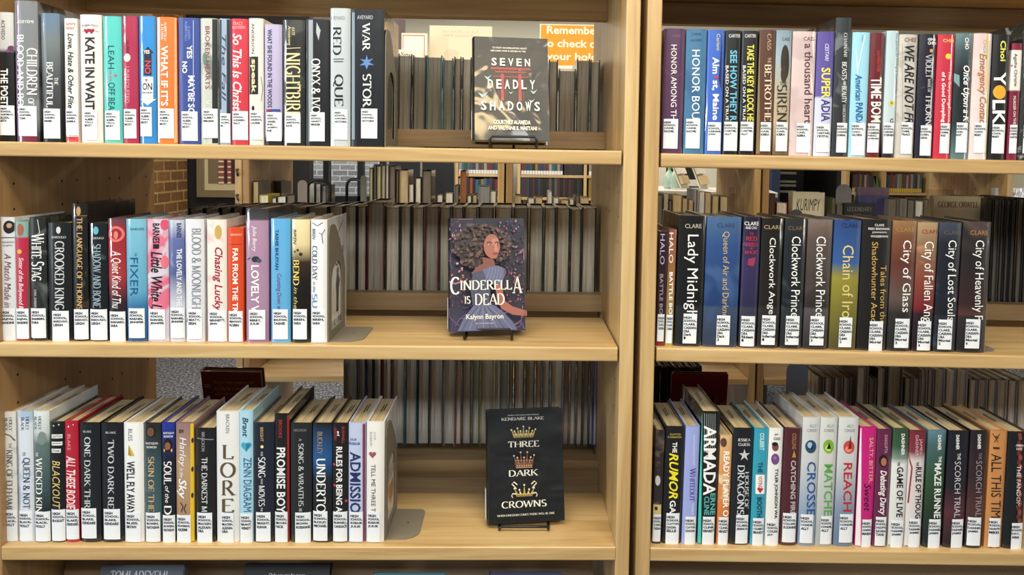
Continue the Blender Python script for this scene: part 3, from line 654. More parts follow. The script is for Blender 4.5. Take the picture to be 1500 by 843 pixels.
BL2 = [
 (18,92,284,[(None,(24,26,27))],(22,80,604,720,['BRACKEN,','ALEXAN-','DRA']),'short black spine with white serif title',
   [('BRACKEN','s',(150,152,154),40,52,296,370),('THE DARKEST M','s',(214,216,214),40,62,392,602),('line',[(20,320),(84,326)],3,(140,146,150))]),
 (97,183,218,[(None,(224,226,226))],(115,162,606,722,['BRACKEN,','ALEXAN-','DRA']),'wide white spine with big stacked bronze letters',
   [('BRACKEN','n',(110,110,112),132,146,228,300),('L','s',(92,74,50),118,164,345,400,'h'),('O','s',(92,74,50),110,170,412,470,'h'),('R','s',(92,74,50),116,170,480,540,'h'),('E','s',(92,74,50),118,166,550,604,'h')]),
 (185,236,215,[(None,(164,206,226))],(187,233,607,720,['BRANT,','WENDY']),'light blue spine with teal folded heart',
   [('Brant','I',(26,60,80),196,218,240,314),('heart',210,350,20,(60,160,190)),('poly',[(210,336),(228,344),(210,372)],(40,120,160)),('ZENN DIAGRAM','n',(20,90,120),200,230,394,600)]),
 (237,316,262,[(None,(26,36,58))],(248,303,602,714,['BRIGHT,','KIANA']),'navy spine with small gold star',
   [('BRIGHT','n',(200,170,100),264,276,278,332),('disc',271,352,6,(230,210,150)),('THE','s',(222,222,226),266,274,370,388),('SONG','s',(222,222,226),256,284,392,470),('THAT','s',(222,222,226),266,274,474,496),('MOVES','s',(222,222,226),258,282,500,580),('THE','s',(222,222,226),266,274,584,600)]),
 (318,374,228,[(None,(22,22,25))],(320,368,601,717,['BROOKS,','NICK']),'tall black spine with red board and white capitals',
   [('rect',366,232,374,728,(150,32,34)),('BROOKS','n',(190,50,50),335,347,250,318),('PROMISE BOY','b',(228,230,230),326,360,355,606)],{'L':.165}),
 (378,459,264,[(None,(38,44,44))],(398,456,603,719,['BROWN,','ROSEANNE']),'dark grey spine with fine silver lettering',
   [('BROWN','s',(120,120,120),392,440,284,294,'h'),('A','s',SV,412,422,320,330),('SONG & WRAITHS','s',(190,196,198),410,430,340,580),('AND','s',SV,412,424,586,600)]),
 (463,536,264,[(264,(20,24,30)),(320,(30,60,100)),(400,(28,84,140)),(480,(20,36,60)),(560,(18,22,28))],(465,521,598,711,['BUCKLEY,','MICHAEL']),'black spine with blue glow and white capitals',
   [('BUCKLEY','s',(150,136,110),482,502,295,382),('UNDERTO','s',W_,478,514,398,604)]),
 (538,598,264,[(None,(24,20,23))],(542,596,600,714,['BUSHNELL,','CANDACE']),'black spine with small red flecks',
   [('BUSHNELL','n',(176,60,60),576,586,276,340),('and','b',W_,558,568,292,310),('GENTRY','n',(176,60,60),546,556,280,330),('RULES FOR BEING A','b',W_,554,578,352,602),('disc',546,420,5,(190,60,70)),('disc',548,500,5,(190,60,70)),('disc',592,560,5,(190,60,70))]),
 (600,664,262,[(None,(184,194,222))],(605,656,601,714,['BUXBAUM,','JULIE']),'lavender blue spine with outlined navy capitals',
   [('rect',655,266,664,726,(122,52,84)),('JULIE','b',(60,80,150),606,632,320,331,'h'),('BUXBAUM','b',(60,80,150),602,644,335,345,'h'),('ADMISSIO','b',(34,46,96),606,648,372,606)]),
 (668,736,258,[(None,(230,228,224))],(672,722,600,716,['BUXBAUM,','JULIE']),'white spine with small hatched pink heart',
   [('JULIE','n',(150,150,154),696,706,295,326),('BUXBAUM','n',(150,150,154),682,692,296,348),('heart',693,382,14,(150,80,100)),('TELL ME THREE T','n',(70,66,72),688,704,420,600)]),
]
spine_row('lower left shelf', 'novels on the lower left shelf', lambda x: ZL[2], 0, [((0,520,.3831),731,BL1),((280,520,.3833),731,BL2)])

TR1 = [
 (92,186,130,[(None,(82,48,82))],(98,166,545,680,['CAINE,','RACHEL']),'plum spine with thin white capitals',
   [('CAINE','n',(120,90,120),134,176,158,170,'h'),('HONOR AMONG TH','n',W_,132,158,205,548),('ring',150,300,50,3,(110,76,106),20,160)]),
 (191,285,132,[(None,(62,112,152))],(200,267,545,679,['CAINE,','RACHEL']),'steel blue spine with wide white capitals',
   [('CAINE','n',(30,60,90),226,270,150,162,'h'),('AGUIRRE','n',(30,60,90),222,272,178,190,'h'),('HONOR BOU','n',W_,228,264,228,545)],{'art':((52,96,136),9,.45)}),
 (290,366,136,[(None,(56,98,192))],(300,364,560,690,['CARIANI,','JOHN']),'cobalt spine with tiny red heart in title',
   [('poly',[(372,150),(360,260),(350,360),(366,420),(366,150)],(24,40,90)),('Cariani','n',(226,206,110),340,356,155,230),('Alm','b',W_,322,352,262,338),('heart',340,354,9,(206,40,50)),('st, Maine','b',W_,318,352,368,550)]),
 (371,441,138,[(None,(26,28,30))],(375,440,558,690,['CARTER,','ALLY']),'black spine with blue capitals',
   [('CARTER','b',(190,190,192),396,450,156,172,'h'),('SEE HOW THEY R','b',(104,184,214),402,434,230,555),('BASED ON A TRUE','n',W_,384,396,300,552)]),
 (446,518,140,[(None,(22,22,24))],(450,512,558,690,['CARTER,','ALLY']),'black spine with yellow capitals',
   [('CARTER','b',(190,190,192),470,522,156,172,'h'),('TAKE THE KEY & LOCK HE','b',(226,218,90),480,512,205,555),('BASED ON A TRUE','n',W_,462,474,300,552)]),
 (525,598,136,[(None,(82,50,34))],(540,592,560,692,['CASS,','KIERA']),'chocolate brown spine with tan serif title',
   [('rect',526,142,540,704,(124,104,62)),('CASS','s',(190,160,120),572,590,155,230),('THE','s',(206,180,150),574,590,262,290),('BETROTHE','s',(226,206,180),560,592,296,556)]),
 (601,671,138,[(138,(124,146,166)),(260,(150,166,176)),(400,(170,162,140)),(560,(180,160,130)),(712,(90,72,52))],(612,669,560,692,['CASS,','KIERA']),'sea blue to sand spine with dark hair blob',
   [('CASS','n',BK,640,676,172,186,'h'),('disc',654,285,20,(44,34,28),80),('disc',648,340,14,(54,42,34),40),('THE','s',BK,630,664,375,390,'h'),('SIREN','s',(44,40,36),618,664,388,560)]),
 (676,782,143,[(None,(206,186,186))],(705,770,565,698,['CASS,','KIERA']),'wide pale pink spine with lower case title',
   [('CASS','n',(60,40,40),738,790,168,186,'h'),('a thousand heart','m',(84,54,58),742,780,200,565)],{'art':((192,170,172),9,.5)}),
 (788,866,144,[(144,(84,72,146)),(436,(92,82,160)),(448,(198,202,226)),(712,(206,210,228))],(797,863,568,696,['CESTARI,','CRYSTAL']),'violet and white spine with yellow capitals',
   [('CESTARI','I',(200,196,230),836,854,200,280),('SUPER','b',(232,220,90),820,862,310,450),('ADIA','b',(64,60,130),820,862,454,556)]),
 (870,942,80,[(None,(58,64,68))],(888,942,563,698,['CHAINANI,','SOMAN']),'tall graphite spine with silver serif words',
   [('CHAINANI','s',SV,922,938,150,260),('BEASTS','s',W_,914,936,284,366),('AND','s',W_,920,932,370,390),('BEAUTY','s',W_,914,936,394,472),('DANGEROUS','s',SV,918,932,480,562)],{'art':((96,104,108),15,.4),'L':.17}),
]
TR2 = [
 (136,216,147,[(None,(152,206,228))],(145,212,562,710,['CHAO,','GLORIA']),'baby blue spine with darker blue brush title',
   [('line',[(166,220),(176,360)],3,W_),('line',[(206,160),(172,330)],3,W_),('CHAO','n',(90,150,180),190,200,160,190),('American','I',(28,92,156),164,194,340,460),('PANDA','b',(28,92,156),166,198,470,576)]),
 (218,279,150,[(None,(98,26,32))],(220,276,566,698,['CHARBON-','NEAU,','JORDAN']),'dark red spine with white outlined title',
   [('DAYWEATHER','n',(190,70,70),262,276,232,330),('TIME BOM','b',(238,232,228),236,286,354,560)]),
 (290,344,140,[(140,(176,200,210)),(560,(192,208,214)),(640,(120,130,134)),(712,(40,44,48))],(292,341,563,702,['CHBOSKY,','STEPHEN']),'pale aqua spine with tiny lower case title',
   [('the perks of being a wallflower','n',(60,74,80),346,357,150,430),('disc',330,472,14,(206,196,100)),('disc',330,472,6,(150,140,60)),('G','b',(70,80,90),322,338,542,566,'h')]),
 (348,433,157,[(None,(192,188,182))],(370,429,560,704,['CHEE,','TRACI']),'striped grey spine with slanted black capitals',
   [('CHEE','b',(120,84,70),388,444,172,192,'h'),('line',[(380,210),(380,560)],2,(150,146,140)),('line',[(440,210),(440,560)],2,(150,146,140)),('WE ARE NOT FR','I',(22,22,24),388,434,208,565)],{'art':((170,166,160),30,.45)}),
 (440,519,155,[(None,(38,34,58))],(458,516,575,712,['CHEN,','GINA']),'midnight spine with pink stars and silver title',
   [('GINA','b',W_,494,534,174,186,'h'),('CHEN','b',W_,494,536,190,204,'h'),('disc',510,232,8,(200,150,80)),('VIOLET','s',SV,484,514,248,358),('MADE OF','s',SV,494,508,362,424),('THORN','s',SV,484,514,430,576)],{'art':((110,70,120),16,.3)}),
 (525,601,157,[(None,(190,46,68))],(548,600,565,702,['CHIM,','WAI']),'rose red spine with small yellow dot',
   [('CHIM','b',(226,180,90),564,616,178,194,'h'),('disc',588,258,13,(226,200,70)),('The Surprising Power','m',(250,206,210),584,604,325,560),('of a Good Dumpling','b',W_,554,576,330,560)]),
 (605,684,152,[(152,(96,126,130)),(230,(60,76,84)),(330,(36,44,52)),(560,(44,56,60)),(712,(84,118,118))],(622,681,562,698,['CHO,','KAT']),'slate teal spine with white script',
   [('CHO','b',W_,664,682,172,226),('poly',[(610,330),(640,345),(640,400),(618,370)],(110,150,156)),('poly',[(670,330),(690,360),(680,380)],(90,130,140)),('Once Upon a K','I',W_,648,688,300,560)]),
 (688,771,152,[(None,(216,204,204))],(705,766,562,700,['CHOI,','MARY']),'white spine with bronze handwriting',
   [('rect',764,157,772,714,(190,182,80)),('CHOI','n',(150,140,140),748,762,182,242),('Emergency Contact','I',(172,112,52),722,764,245,580)],{'art':((226,190,190),7,.4)}),
 (777,856,157,[(None,(30,32,32))],(787,851,570,702,['CHOI,','MARY']),'black spine with orange yolk disc',
   [('Choi','b',(226,222,100),826,852,186,280),('Y','b',W_,800,852,330,392),('disc',824,422,28,(226,160,44),32),('LK','b',W_,794,850,458,570)]),
 (862,909,197,[(197,(122,26,52)),(226,(122,26,52)),(230,(226,220,214)),(404,(226,220,214)),(412,(116,24,50)),(712,(120,26,54))],(867,906,572,702,['CHRISTIE,','AGATHA']),'short maroon and white spine',
   [('Agatha Christie','m',(30,26,30),886,904,245,395),('MURDER ON THE','n',W_,886,898,440,570),('disc',880,300,5,(150,40,60))]),
 (913,968,105,[(None,(52,60,60))],(928,966,572,702,['CHUPECO,','RIN']),'tall black spine under silver leaf pattern',
   [('THE NEVER','s',SV,936,960,250,560)],{'art':((170,178,176),26,.42),'L':.175}),
]
spine_row('upper right shelf', 'novels on the upper right shelf', rz(0), SLR[0], [((940,0,.3202),712,TR1),((1200,0,.3202),722,TR2)])

MR1 = [
 (56,91,270,[(None,(58,30,46))],(60,89,600,708,['CLASS,','CASSAN-']),'thin dark purple spine with pale letters',
   [('HALO','n',(190,180,206),68,86,280,402),('BATTLE BO','b',(150,136,150),68,82,440,600),('rect',56,710,91,730,(140,22,32))],{'L':.12}),
 (93,123,262,[(262,(134,78,58)),(440,(146,102,60)),(600,(158,130,76)),(712,(176,156,66))],(95,122,602,716,['CLASS,','CASSAN-']),'thin copper and gold spine',
   [('HALO','n',W_,104,120,275,396),('BATTLE BO','b',W_,106,120,432,600)],{'L':.12}),
 (131,238,207,[(207,(26,26,25)),(575,(24,26,28)),(585,(48,52,58)),(748,(40,44,50))],(162,219,598,716,['CLARE,','CASSAN-','DRA','Dark','1']),'wide black spine with large white title',
   [('CLARE','n',(190,180,166),166,232,240,257,'h'),('Lady Midnigh','n',W_,164,220,283,610)]),
 (243,379,212,[(212,(70,100,140)),(330,(44,76,130)),(575,(32,56,104)),(585,(60,76,104)),(748,(48,56,76))],(295,351,605,722,['CLARE,','CASSAN-','DRA','Dark','3']),'widest spine, blue with tan title',
   [('CLARE','n',(50,60,80),294,364,237,254,'h'),('Queen of Air and Darkne','n',(196,166,120),314,344,270,612)],{'art':((60,88,136),7,.45)}),
 (388,456,212,[(212,(34,32,60)),(400,(54,44,86)),(575,(40,40,72)),(585,(58,58,78)),(748,(44,46,56))],(393,451,608,728,['CLARE,','CASSAN-','DRA','Eldest','1']),'indigo spine with stacked red words',
   [('CLARE','n',W_,404,460,231,246,'h'),('AND CHU','n',W_,408,452,250,261,'h'),('The','s',(190,50,60),424,440,272,284,'h'),('RED','s',(190,50,60),410,454,290,308,'h'),('SCROLLS','s',(190,50,60),406,456,314,330,'h'),('of','s',(190,50,60),424,438,334,342,'h'),('MAGIC','s',(190,50,60),406,456,346,360,'h'),('poly',[(420,380),(450,372),(440,410),(416,404)],(150,50,80))],{'art':((84,60,120),14,.35)}),
 (461,546,218,[(218,(34,30,27)),(575,(40,34,29)),(585,(60,58,56)),(748,(48,48,48))],(475,533,605,722,['CLARE,','CASSAN-','DRA','Infernal','1']),'black brown spine, white title ends Angel',
   [('CLARE','n',(170,150,110),482,552,245,261,'h'),('Clockwork Ange','n',W_,496,528,295,600)],{'art':((70,56,40),12,.3)}),
 (553,638,219,[(219,(56,62,64)),(300,(40,46,50)),(575,(34,40,46)),(585,(60,66,70)),(748,(46,50,56))],(570,628,607,722,['CLARE,','CASSAN-','DRA','Infernal','2']),'charcoal spine with title beginning Clockwork',
   [('CLARE','n',(120,96,66),578,646,249,265,'h'),('Clockwork Prince','n',W_,592,628,290,612)],{'art':((60,70,76),12,.35)}),
 (644,741,222,[(222,(120,104,98)),(300,(86,74,70)),(575,(60,54,54)),(585,(80,76,78)),(748,(56,54,58))],(667,727,608,724,['CLARE,','CASSAN-','DRA','Infernal','3']),'taupe spine with title beginning Clockwork',
   [('CLARE','n',(120,90,60),676,748,250,266,'h'),('Clockwork Prince','n',W_,690,728,290,612)],{'art':((70,60,60),9,.4)}),
]
MR2 = [
 (41,147,225,[(225,(40,68,122)),(400,(52,88,146)),(425,(104,112,96)),(460,(142,134,52)),(600,(112,106,44)),(748,(76,70,40))],(75,131,613,731,['CLARE,','CASSAN-','DRA','Last','2']),'blue over mustard yellow spine',
   [('CLARE','n',(30,40,64),82,150,237,255,'h'),('Chain of Iro','n',(214,196,130),88,132,325,616)],{'art':((84,110,130),8,.32)}),
 (152,267,222,[(None,(38,36,34))],(195,254,628,746,['CLARE,','CASSAN-','DRA','Mortal']),'black and tan spine with two line gold title',
   [('CLARE','n',W_,214,252,240,249,'h'),('REES BRENNAN','n',W_,190,274,255,264,'h'),('JOHNSON','n',W_,204,262,270,279,'h'),('WASSERMAN','n',W_,198,268,285,294,'h'),('Tales from the','n',(196,160,84),240,264,405,640),('Shadowhunter Acad','n',(196,160,84),204,228,312,632)],{'art':((74,58,46),8,.36)}),
 (273,367,228,[(228,(146,112,72)),(290,(116,74,50)),(400,(92,48,40)),(540,(90,76,70)),(600,(60,58,60)),(748,(50,52,56))],(297,360,618,734,['CLARE,','CASSAN-','DRA','Mortal','3']),'gold and brown spine with large white title',
   [('CLARE','n',(170,130,70),302,372,254,271,'h'),('City of Glass','n',W_,318,362,305,592)],{'art':((170,140,100),7,.35)}),
 (372,452,234,[(234,(170,144,108)),(330,(128,98,72)),(470,(124,62,48)),(580,(110,30,36)),(600,(60,40,46)),(748,(40,30,36))],(388,446,628,744,['CLARE,','CASSAN-','DRA','Mortal','4']),'sand and red spine with white title',
   [('CLARE','n',(140,40,40),404,470,263,279,'h'),('City of Fallen Ang','n',W_,402,452,310,630)],{'art':((170,126,92),7,.35)}),
 (457,545,235,[(235,(62,68,84)),(320,(40,44,60)),(600,(36,40,54)),(610,(56,60,70)),(748,(44,48,56))],(470,530,622,740,['CLARE,','CASSAN-','DRA','Mortal','5']),'blue black spine with white title',
   [('CLARE','n',(100,90,80),492,560,266,282,'h'),('City of Lost Souls','n',W_,498,542,305,626)],{'art':((60,70,90),9,.35)}),
 (551,662,232,[(232,(58,54,54)),(340,(46,42,44)),(560,(70,46,44)),(600,(80,50,46)),(610,(64,56,56)),(748,(46,44,46))],(578,641,620,736,['CLARE,','CASSAN-','DRA','Mortal','6']),'last black spine before the bare shelf',
   [('CLARE','n',(170,120,70),596,666,266,284,'h'),('City of Heavenly F','n',W_,606,652,305,622)],{'art':((84,66,62),7,.35)}),
]
spine_row('middle right shelf', 'novels on the middle right shelf', rz(1), SLR[1], [((940,240,.3676),747,MR1),((1200,240,.3676),752,MR2)])

BR1 = [
 (41,76,272,[(None,(58,46,46))],(42,75,602,710,['CLARKE,','CASSAN-']),'slim dark mottled spine with cream patch',
   [('rect',42,565,75,602,(206,186,120)),('disc',60,470,10,(200,196,190),20),('disc',55,580,6,(60,30,20),8)],{'art':((96,84,72),26,.4)}),
 (80,154,259,[(None,(22,22,24))],(93,148,598,720,['CLAYTON,','DHON-','IELLE']),'black spine with yellow brush word',
   [('CLAYTON','n',(206,190,90),106,148,284,291,'h'),('& CHARAIPOTRA','n',(206,190,90),98,152,295,302,'h'),('THE','b',W_,116,134,318,360),('RUMOR','I',(232,218,50),104,140,362,542),('GA','b',W_,108,132,548,600)]),
 (158,214,257,[(None,(152,164,220))],(168,213,612,728,['CLAYTON,','DHON-']),'periwinkle spine with purple serif word',
   [('CLAYTON JACKSON STONE','n',(226,230,246),196,204,290,408),('Whiteout','s',(76,50,140),186,210,420,552),('THOMAS W','n',(226,230,246),194,204,560,606)]),
 (220,292,200,[(None,(24,26,27))],(237,287,612,725,['CLINE,','ERNEST']),'tall pinstriped black spine with teal edge',
   [('rect',221,205,234,728,(64,184,174))]+[('line',[(x,206),(x,360)],2,(150,160,160)) for x in (242,250,258,266,274,282)]+[('ARMADA','b',W_,240,288,254,528),('ERNE','b',(90,176,176),268,288,520,606),('CLINE','b',(90,176,176),244,264,532,606)],{'L':.165}),
 (295,342,293,[(293,(214,180,130)),(420,(214,150,90)),(600,(206,120,60)),(740,(190,110,60))],(300,341,614,725,['CLINE,','ERNEST']),'short orange paperback with white capitals',
   [('disc',318,320,12,(90,60,50),18),('READY PLAYER O','b',(250,246,236),318,342,355,612),('disc',320,665,11,(90,90,92),13)],{'art':((226,206,170),18,.4),'L':.12}),
 (346,424,266,[(None,(26,32,40))],(368,420,605,718,['CLUESS,','JESSICA']),'black spine with silver dragon star',
   [('JESSICA','s',W_,374,424,304,315,'h'),('CLUESS','s',W_,376,422,322,333,'h'),('poly',[(400,345),(405,362),(422,362),(408,372),(414,390),(400,378),(386,390),(392,372),(378,362),(395,362)],SV),('HOUSE OF','s',(206,212,216),404,420,435,582),('DRAGONS','s',(206,212,216),374,402,410,606)]),
 (428,484,266,[(None,(48,152,178))],(435,481,618,731,['COLBERT,','BRANDY']),'turquoise spine with red arrow sign',
   [('COLBERT','b',(200,228,232),460,478,282,350),('THE','b',(24,50,80),454,472,397,440),('rect',446,447,482,523,W_),('VOTING','b',(170,40,50),456,472,452,500),('poly',[(450,500),(478,500),(464,520)],(190,40,50)),('BOOTH','b',(24,50,80),452,472,536,614)]),
 (486,541,265,[(None,(232,232,230))],(490,538,628,738,['COLES,','JAY']),'white spine with small face over purple rose',
   [('JAY','b',BK,518,534,284,294,'h'),('COLES','b',BK,514,540,299,310,'h'),('disc',522,337,13,(120,72,70),17),('disc',520,326,12,(30,24,26),8),('disc',522,385,16,(110,70,130),22),('disc',520,380,7,(150,100,160)),('TYLER JOHNSON WA','b',(22,22,24),518,534,422,620)]),
 (546,612,264,[(None,(74,28,38))],(553,609,598,713,['COLLINS,','SUZANNE']),'maroon spine with grey capitals',
   [('COLLINS','n',(170,140,80),588,604,284,346),('poly',[(596,350),(604,378),(588,378)],(176,140,60)),('CATCHING FIRE','b',(190,182,180),584,604,390,606)]),
 (617,684,222,[(222,(206,208,208)),(400,(196,200,202)),(600,(140,160,184)),(742,(120,140,170))],(623,676,603,716,['CONDIE,','ALLY']),'silver spine with dark glass ball',
   [('ALLY','n',(120,124,128),656,684,248,260,'h'),('CONDIE','n',(120,124,128),646,684,266,278,'h'),('disc',662,336,22,(40,70,100),26),('disc',658,330,10,(150,190,214),12),('poly',[(662,340),(672,318),(668,350)],BK),('CROSSE','m',(44,84,150),648,684,395,608)]),
 (686,753,222,[(222,(206,208,206)),(400,(200,202,200)),(742,(160,168,168))],(702,751,610,720,['CONDIE,','ALLY']),'silver spine with green glass ball',
   [('ALLY','n',(120,124,128),724,752,248,260,'h'),('CONDIE','n',(120,124,128),714,752,266,278,'h'),('disc',732,335,21,(120,170,50),27),('disc',730,342,12,(180,214,100),12),('poly',[(724,345),(734,320),(742,345)],BK),('MATCHE','m',(90,160,80),716,750,405,608)]),
]
BR2 = [
 (58,135,222,[(222,(206,210,210)),(400,(196,200,202)),(600,(124,140,164)),(742,(96,116,144))],(76,134,602,714,['CONDIE,','ALLY']),'silver spine with red glass ball',
   [('ALLY','n',(120,124,128),104,130,248,260,'h'),('CONDIE','n',(120,124,128),94,134,266,278,'h'),('disc',112,338,22,(190,70,66),26),('disc',110,346,14,(226,130,110),12),('poly',[(108,345),(118,290),(122,345)],(120,20,30)),('REACH','m',(186,32,44),92,126,400,592)]),
 (143,209,261,[(None,(190,28,118))],(164,207,623,736,['CONFINO,','MARIA']),'magenta spine with white edge and black script',
   [('rect',144,266,163,736,(232,222,226)),('SALTY, BITTER,','n',(226,180,140),190,208,300,480),('Sweet','i',(30,10,24),174,202,482,592)]),
 (211,267,270,[(None,(94,32,68))],(218,264,613,727,['DASGUPTA,','SAYAN-','TANI']),'purple red spine with small portrait',
   [('DASGUPTA','n',(206,160,180),252,264,290,362),('disc',248,392,17,(26,18,22),24),('disc',250,396,11,(170,110,84),16),('Debating Darcy','I',W_,230,262,430,606)]),
 (273,335,267,[(267,(46,74,50)),(340,(50,84,60)),(385,(120,140,130)),(410,(220,222,220)),(742,(214,216,214))],(280,332,627,738,['DASHNER,','JAMES']),'green over white spine',
   [('DASHNER','b',W_,318,332,285,370),('THE','b',BK,304,314,396,412),('GAME OF LIVE','b',(20,20,24),302,328,416,614),('rect',274,725,335,740,(120,150,140))]),
 (338,402,275,[(275,(110,34,50)),(360,(120,50,60)),(395,(210,200,200)),(742,(216,212,212))],(350,399,620,733,['DASHNER,','JAMES']),'maroon over white spine',
   [('JAMES','n',(226,180,186),388,402,305,365),('DASHNER','n',(226,180,186),374,386,292,372),('THE','b',BK,378,388,396,412),('RULE OF THOUG','b',(20,20,24),376,400,416,620),('line',[(346,360),(362,420),(350,560)],5,(140,60,50)),('rect',340,728,402,742,(120,34,50))]),
 (411,482,274,[(274,(90,124,140)),(330,(64,96,100)),(450,(44,78,52)),(600,(40,70,46)),(742,(24,40,44))],(427,480,622,735,['DASHNER,','JAMES']),'green spine with white maze title',
   [('DASHNER','b',W_,462,476,290,350),('THE','b',W_,466,478,374,398),('MAZE RUNNE','b',(226,230,226),450,478,402,618)],{'art':((60,100,76),8,.35)}),
 (491,571,276,[(276,(30,32,44)),(500,(38,32,46)),(600,(80,40,48)),(742,(26,26,34))],(517,569,622,735,['DASHNER,','JAMES']),'indigo black spine, left of two alike',
   [('DASHNER','b',W_,534,547,290,348),('THE','n',W_,540,552,362,388),('SCORCH TRIAL','n',(190,190,196),530,554,394,616)]),
 (578,645,275,[(275,(40,36,44)),(460,(64,40,50)),(600,(74,44,44)),(742,(34,28,34))],(582,638,615,726,['DASHNER,','JAMES']),'reddish black spine, right of two alike',
   [('DASHNER','b',W_,619,632,288,346),('THE','n',(150,130,130),624,636,360,386),('SCORCH TRIAL','n',(150,140,140),614,638,392,612)]),
 (655,722,274,[(None,(192,132,76))],(665,715,618,731,['DAUGHTRY,','MIKKI']),'tan orange spine with flower at both ends',
   [('line',[(680,285),(700,320)],3,(70,50,40)),('line',[(706,285),(686,320)],3,(70,50,40)),('disc',694,300,7,(90,60,50)),('rect',682,338,706,346,(60,40,30)),('ALL THIS TIM','n',(34,26,24),676,714,366,616),('line',[(670,736),(690,728),(712,736)],3,(60,40,36))]),
 (725,806,280,[(None,(20,24,27))],(753,804,637,746,['DAY,','ANNA']),'black spine with hanging brown braid',
   [('line',[(784,282),(788,310)],13,(130,62,52))]+[('disc',785+(3 if k%2 else -3),325+k*18,8,(140,66,56) if k%2 else (100,44,40),12) for k in range(18)]+[('ANNA','s',W_,768,800,326,335,'h'),('DAY','s',W_,772,796,340,349,'h'),('THE FANDOM','n',(226,226,228),774,790,410,572)]),
]
spine_row('lower right shelf', 'novels on the lower right shelf', rz(2), SLR[2], [((940,530,.3713),741,BR1),((1200,530,.3713),746,BR2)])
# ------------------------------------------------------------------ bookends
def bookend(x, Y0, z, label, h=.215, base=.058, d=.125, m_=None):
    m_ = m_ or plain((122, 115, 101), .5)
    t = thing('bookend', label, 'bookend', (x, Y0, z), (0, 0, 0), None)
    m = MB(); n = 14
    def path(y0, y1, top, rr, bot):
        P = [(y0, bot)]
        for i in range(n+1):
            a = math.pi-math.pi*i/n; P.append(((y0+y1)/2+(y1-y0)/2*math.cos(a), top-rr+rr*math.sin(a)))
        return P+[(y1, bot)]
    B = path(.02, d-.026, h*.66, .036, .016)
    A = [(0, 0), (0, h*.35), (0, h*.6), (0, h*.8), (.001, h*.92), (.006, h*.97), (.014, h*.995), (.026, h), (.040, h*.995), (.052, h*.975), (.062, h*.93), (.076, h*.86), (.092, h*.78), (.107, h*.70), (.118, h*.62), (d, h*.54), (d, 0)]
    k = len(A)
    for xx in (0, .0014):
        V = [(xx, p[0], p[1]) for p in A]+[(xx, p[0], p[1]) for p in B]
        Fs = [(i, i+1, k+i+1, k+i) for i in range(k-1)]+[(0, k, 2*k-1, k-1)]
        m.add(V, Fs if xx else [f[::-1] for f in Fs], m_)
    for P, cl in ((A, 1), (B, 1)):
        V = [(0, p[0], p[1]) for p in P]+[(.0014, p[0], p[1]) for p in P]
        m.add(V, [(i, (i+1) % k, k+(i+1) % k, k+i) for i in range(k)], m_)
    m.build('upright_plate', t)
    m = MB(); r = .03
    P = [(0, .002), (base-r, .002)]+[(base-r+r*math.sin(a*math.pi/12), .002+r-r*math.cos(a*math.pi/12)) for a in range(1, 7)]
    P += [(base-.012+.012*math.cos(a*math.pi/12), d-.02+.012*math.sin(a*math.pi/12)) for a in range(0, 7)]+[(0, d-.008)]
    m.prism(P, m_, lambda p: (p[0], p[1], 0), lambda p: (p[0], p[1], .0014))
    m.add([(base*.55+.002*math.cos(a), d*.5+.002*math.sin(a), .0016) for a in (0, 1, 2, 3, 4, 5)], [(0, 1, 2, 3, 4, 5)], HOLE)
    m.build('base_plate', t); return t
def xr(nm): 
    o = bpy.data.objects[nm]; return o
books = [o for o in bpy.data.objects if o.name.startswith('hardcover_book')]
def right_edge(row, k):
    L = [o for o in books if o.get('group') == row]; o = L[k]
    j = [c for c in o.children if c.name.startswith('jacket')][0]; return o, o.location.x+max(v.co.x for v in j.data.vertices)
for row, shelf, lab in (('novels on the upper left shelf', ZL[0], 'grey metal bookend against the tall thick black book on the upper left shelf'),
                        ('novels on the middle left shelf', ZL[1], 'grey metal bookend with arched cutout on the middle left shelf'),
                        ('novels on the lower left shelf', ZL[2], 'grey metal bookend beside the last white book on the lower left shelf'),
                        ('novels on the middle right shelf', rz(1)(.82)-.0012, 'grey metal bookend foot showing past the black books on the middle right shelf')):
    o, x = right_edge(row, -1)
    b = bookend(x+.0012, .022 if 'lower' in row else .02, shelf+.0003, lab, .205, .034 if 'right' in row else .058)
# cover art seen through the bookend cutouts
def side_cover(row, draw):
    o, x = right_edge(row, -1); m = MB(); w2 = x-o.location.x
    draw.place(m, lambda u, v, q: (w2+q, u, v)); c = m.build('cover_print', o)
D = Draw(); D.text('SUN', 's', (52, 70, 96), .035, .125, .158, .125, 'h'); D.text('in the', 'i', (70, 80, 90), .05, .1, .178, .166, 'h')
D.poly([(.07, .04), (.085, .04), (.088, .08), (.096, .095), (.084, .11), (.074, .11), (.066, .09), (.07, .075)], (48, 50, 56)); D.disc(.08, .115, .007, (110, 60, 50))
D.text('SARA BIREN', 's', (80, 84, 90), .035, .12, .03, .018, 'h'); D.line([(.04, .2), (.08, .185), (.12, .205)], .002, (70, 64, 60)); D.line([(.08, .185), (.07, .17)], .0015, (70, 64, 60))
side_cover('novels on the middle left shelf', D)
D = Draw(); D.heart(.075, .145, -.026, (206, 130, 80)); D.heart(.075, .06, -.026, (212, 140, 88))
for k in range(4): D.line([(.058+k*.01, .13), (.062+k*.01, .16)], .0015, (160, 90, 50)); D.line([(.058+k*.01, .045), (.062+k*.01, .075)], .0015, (160, 90, 50))
D.text('TELL ME', 'i', (70, 66, 72), .04, .11, .112, .103, 'h'); D.text('three things', 'i', (70, 66, 72), .04, .11, .099, .09, 'h')
side_cover('novels on the lower left shelf', D)

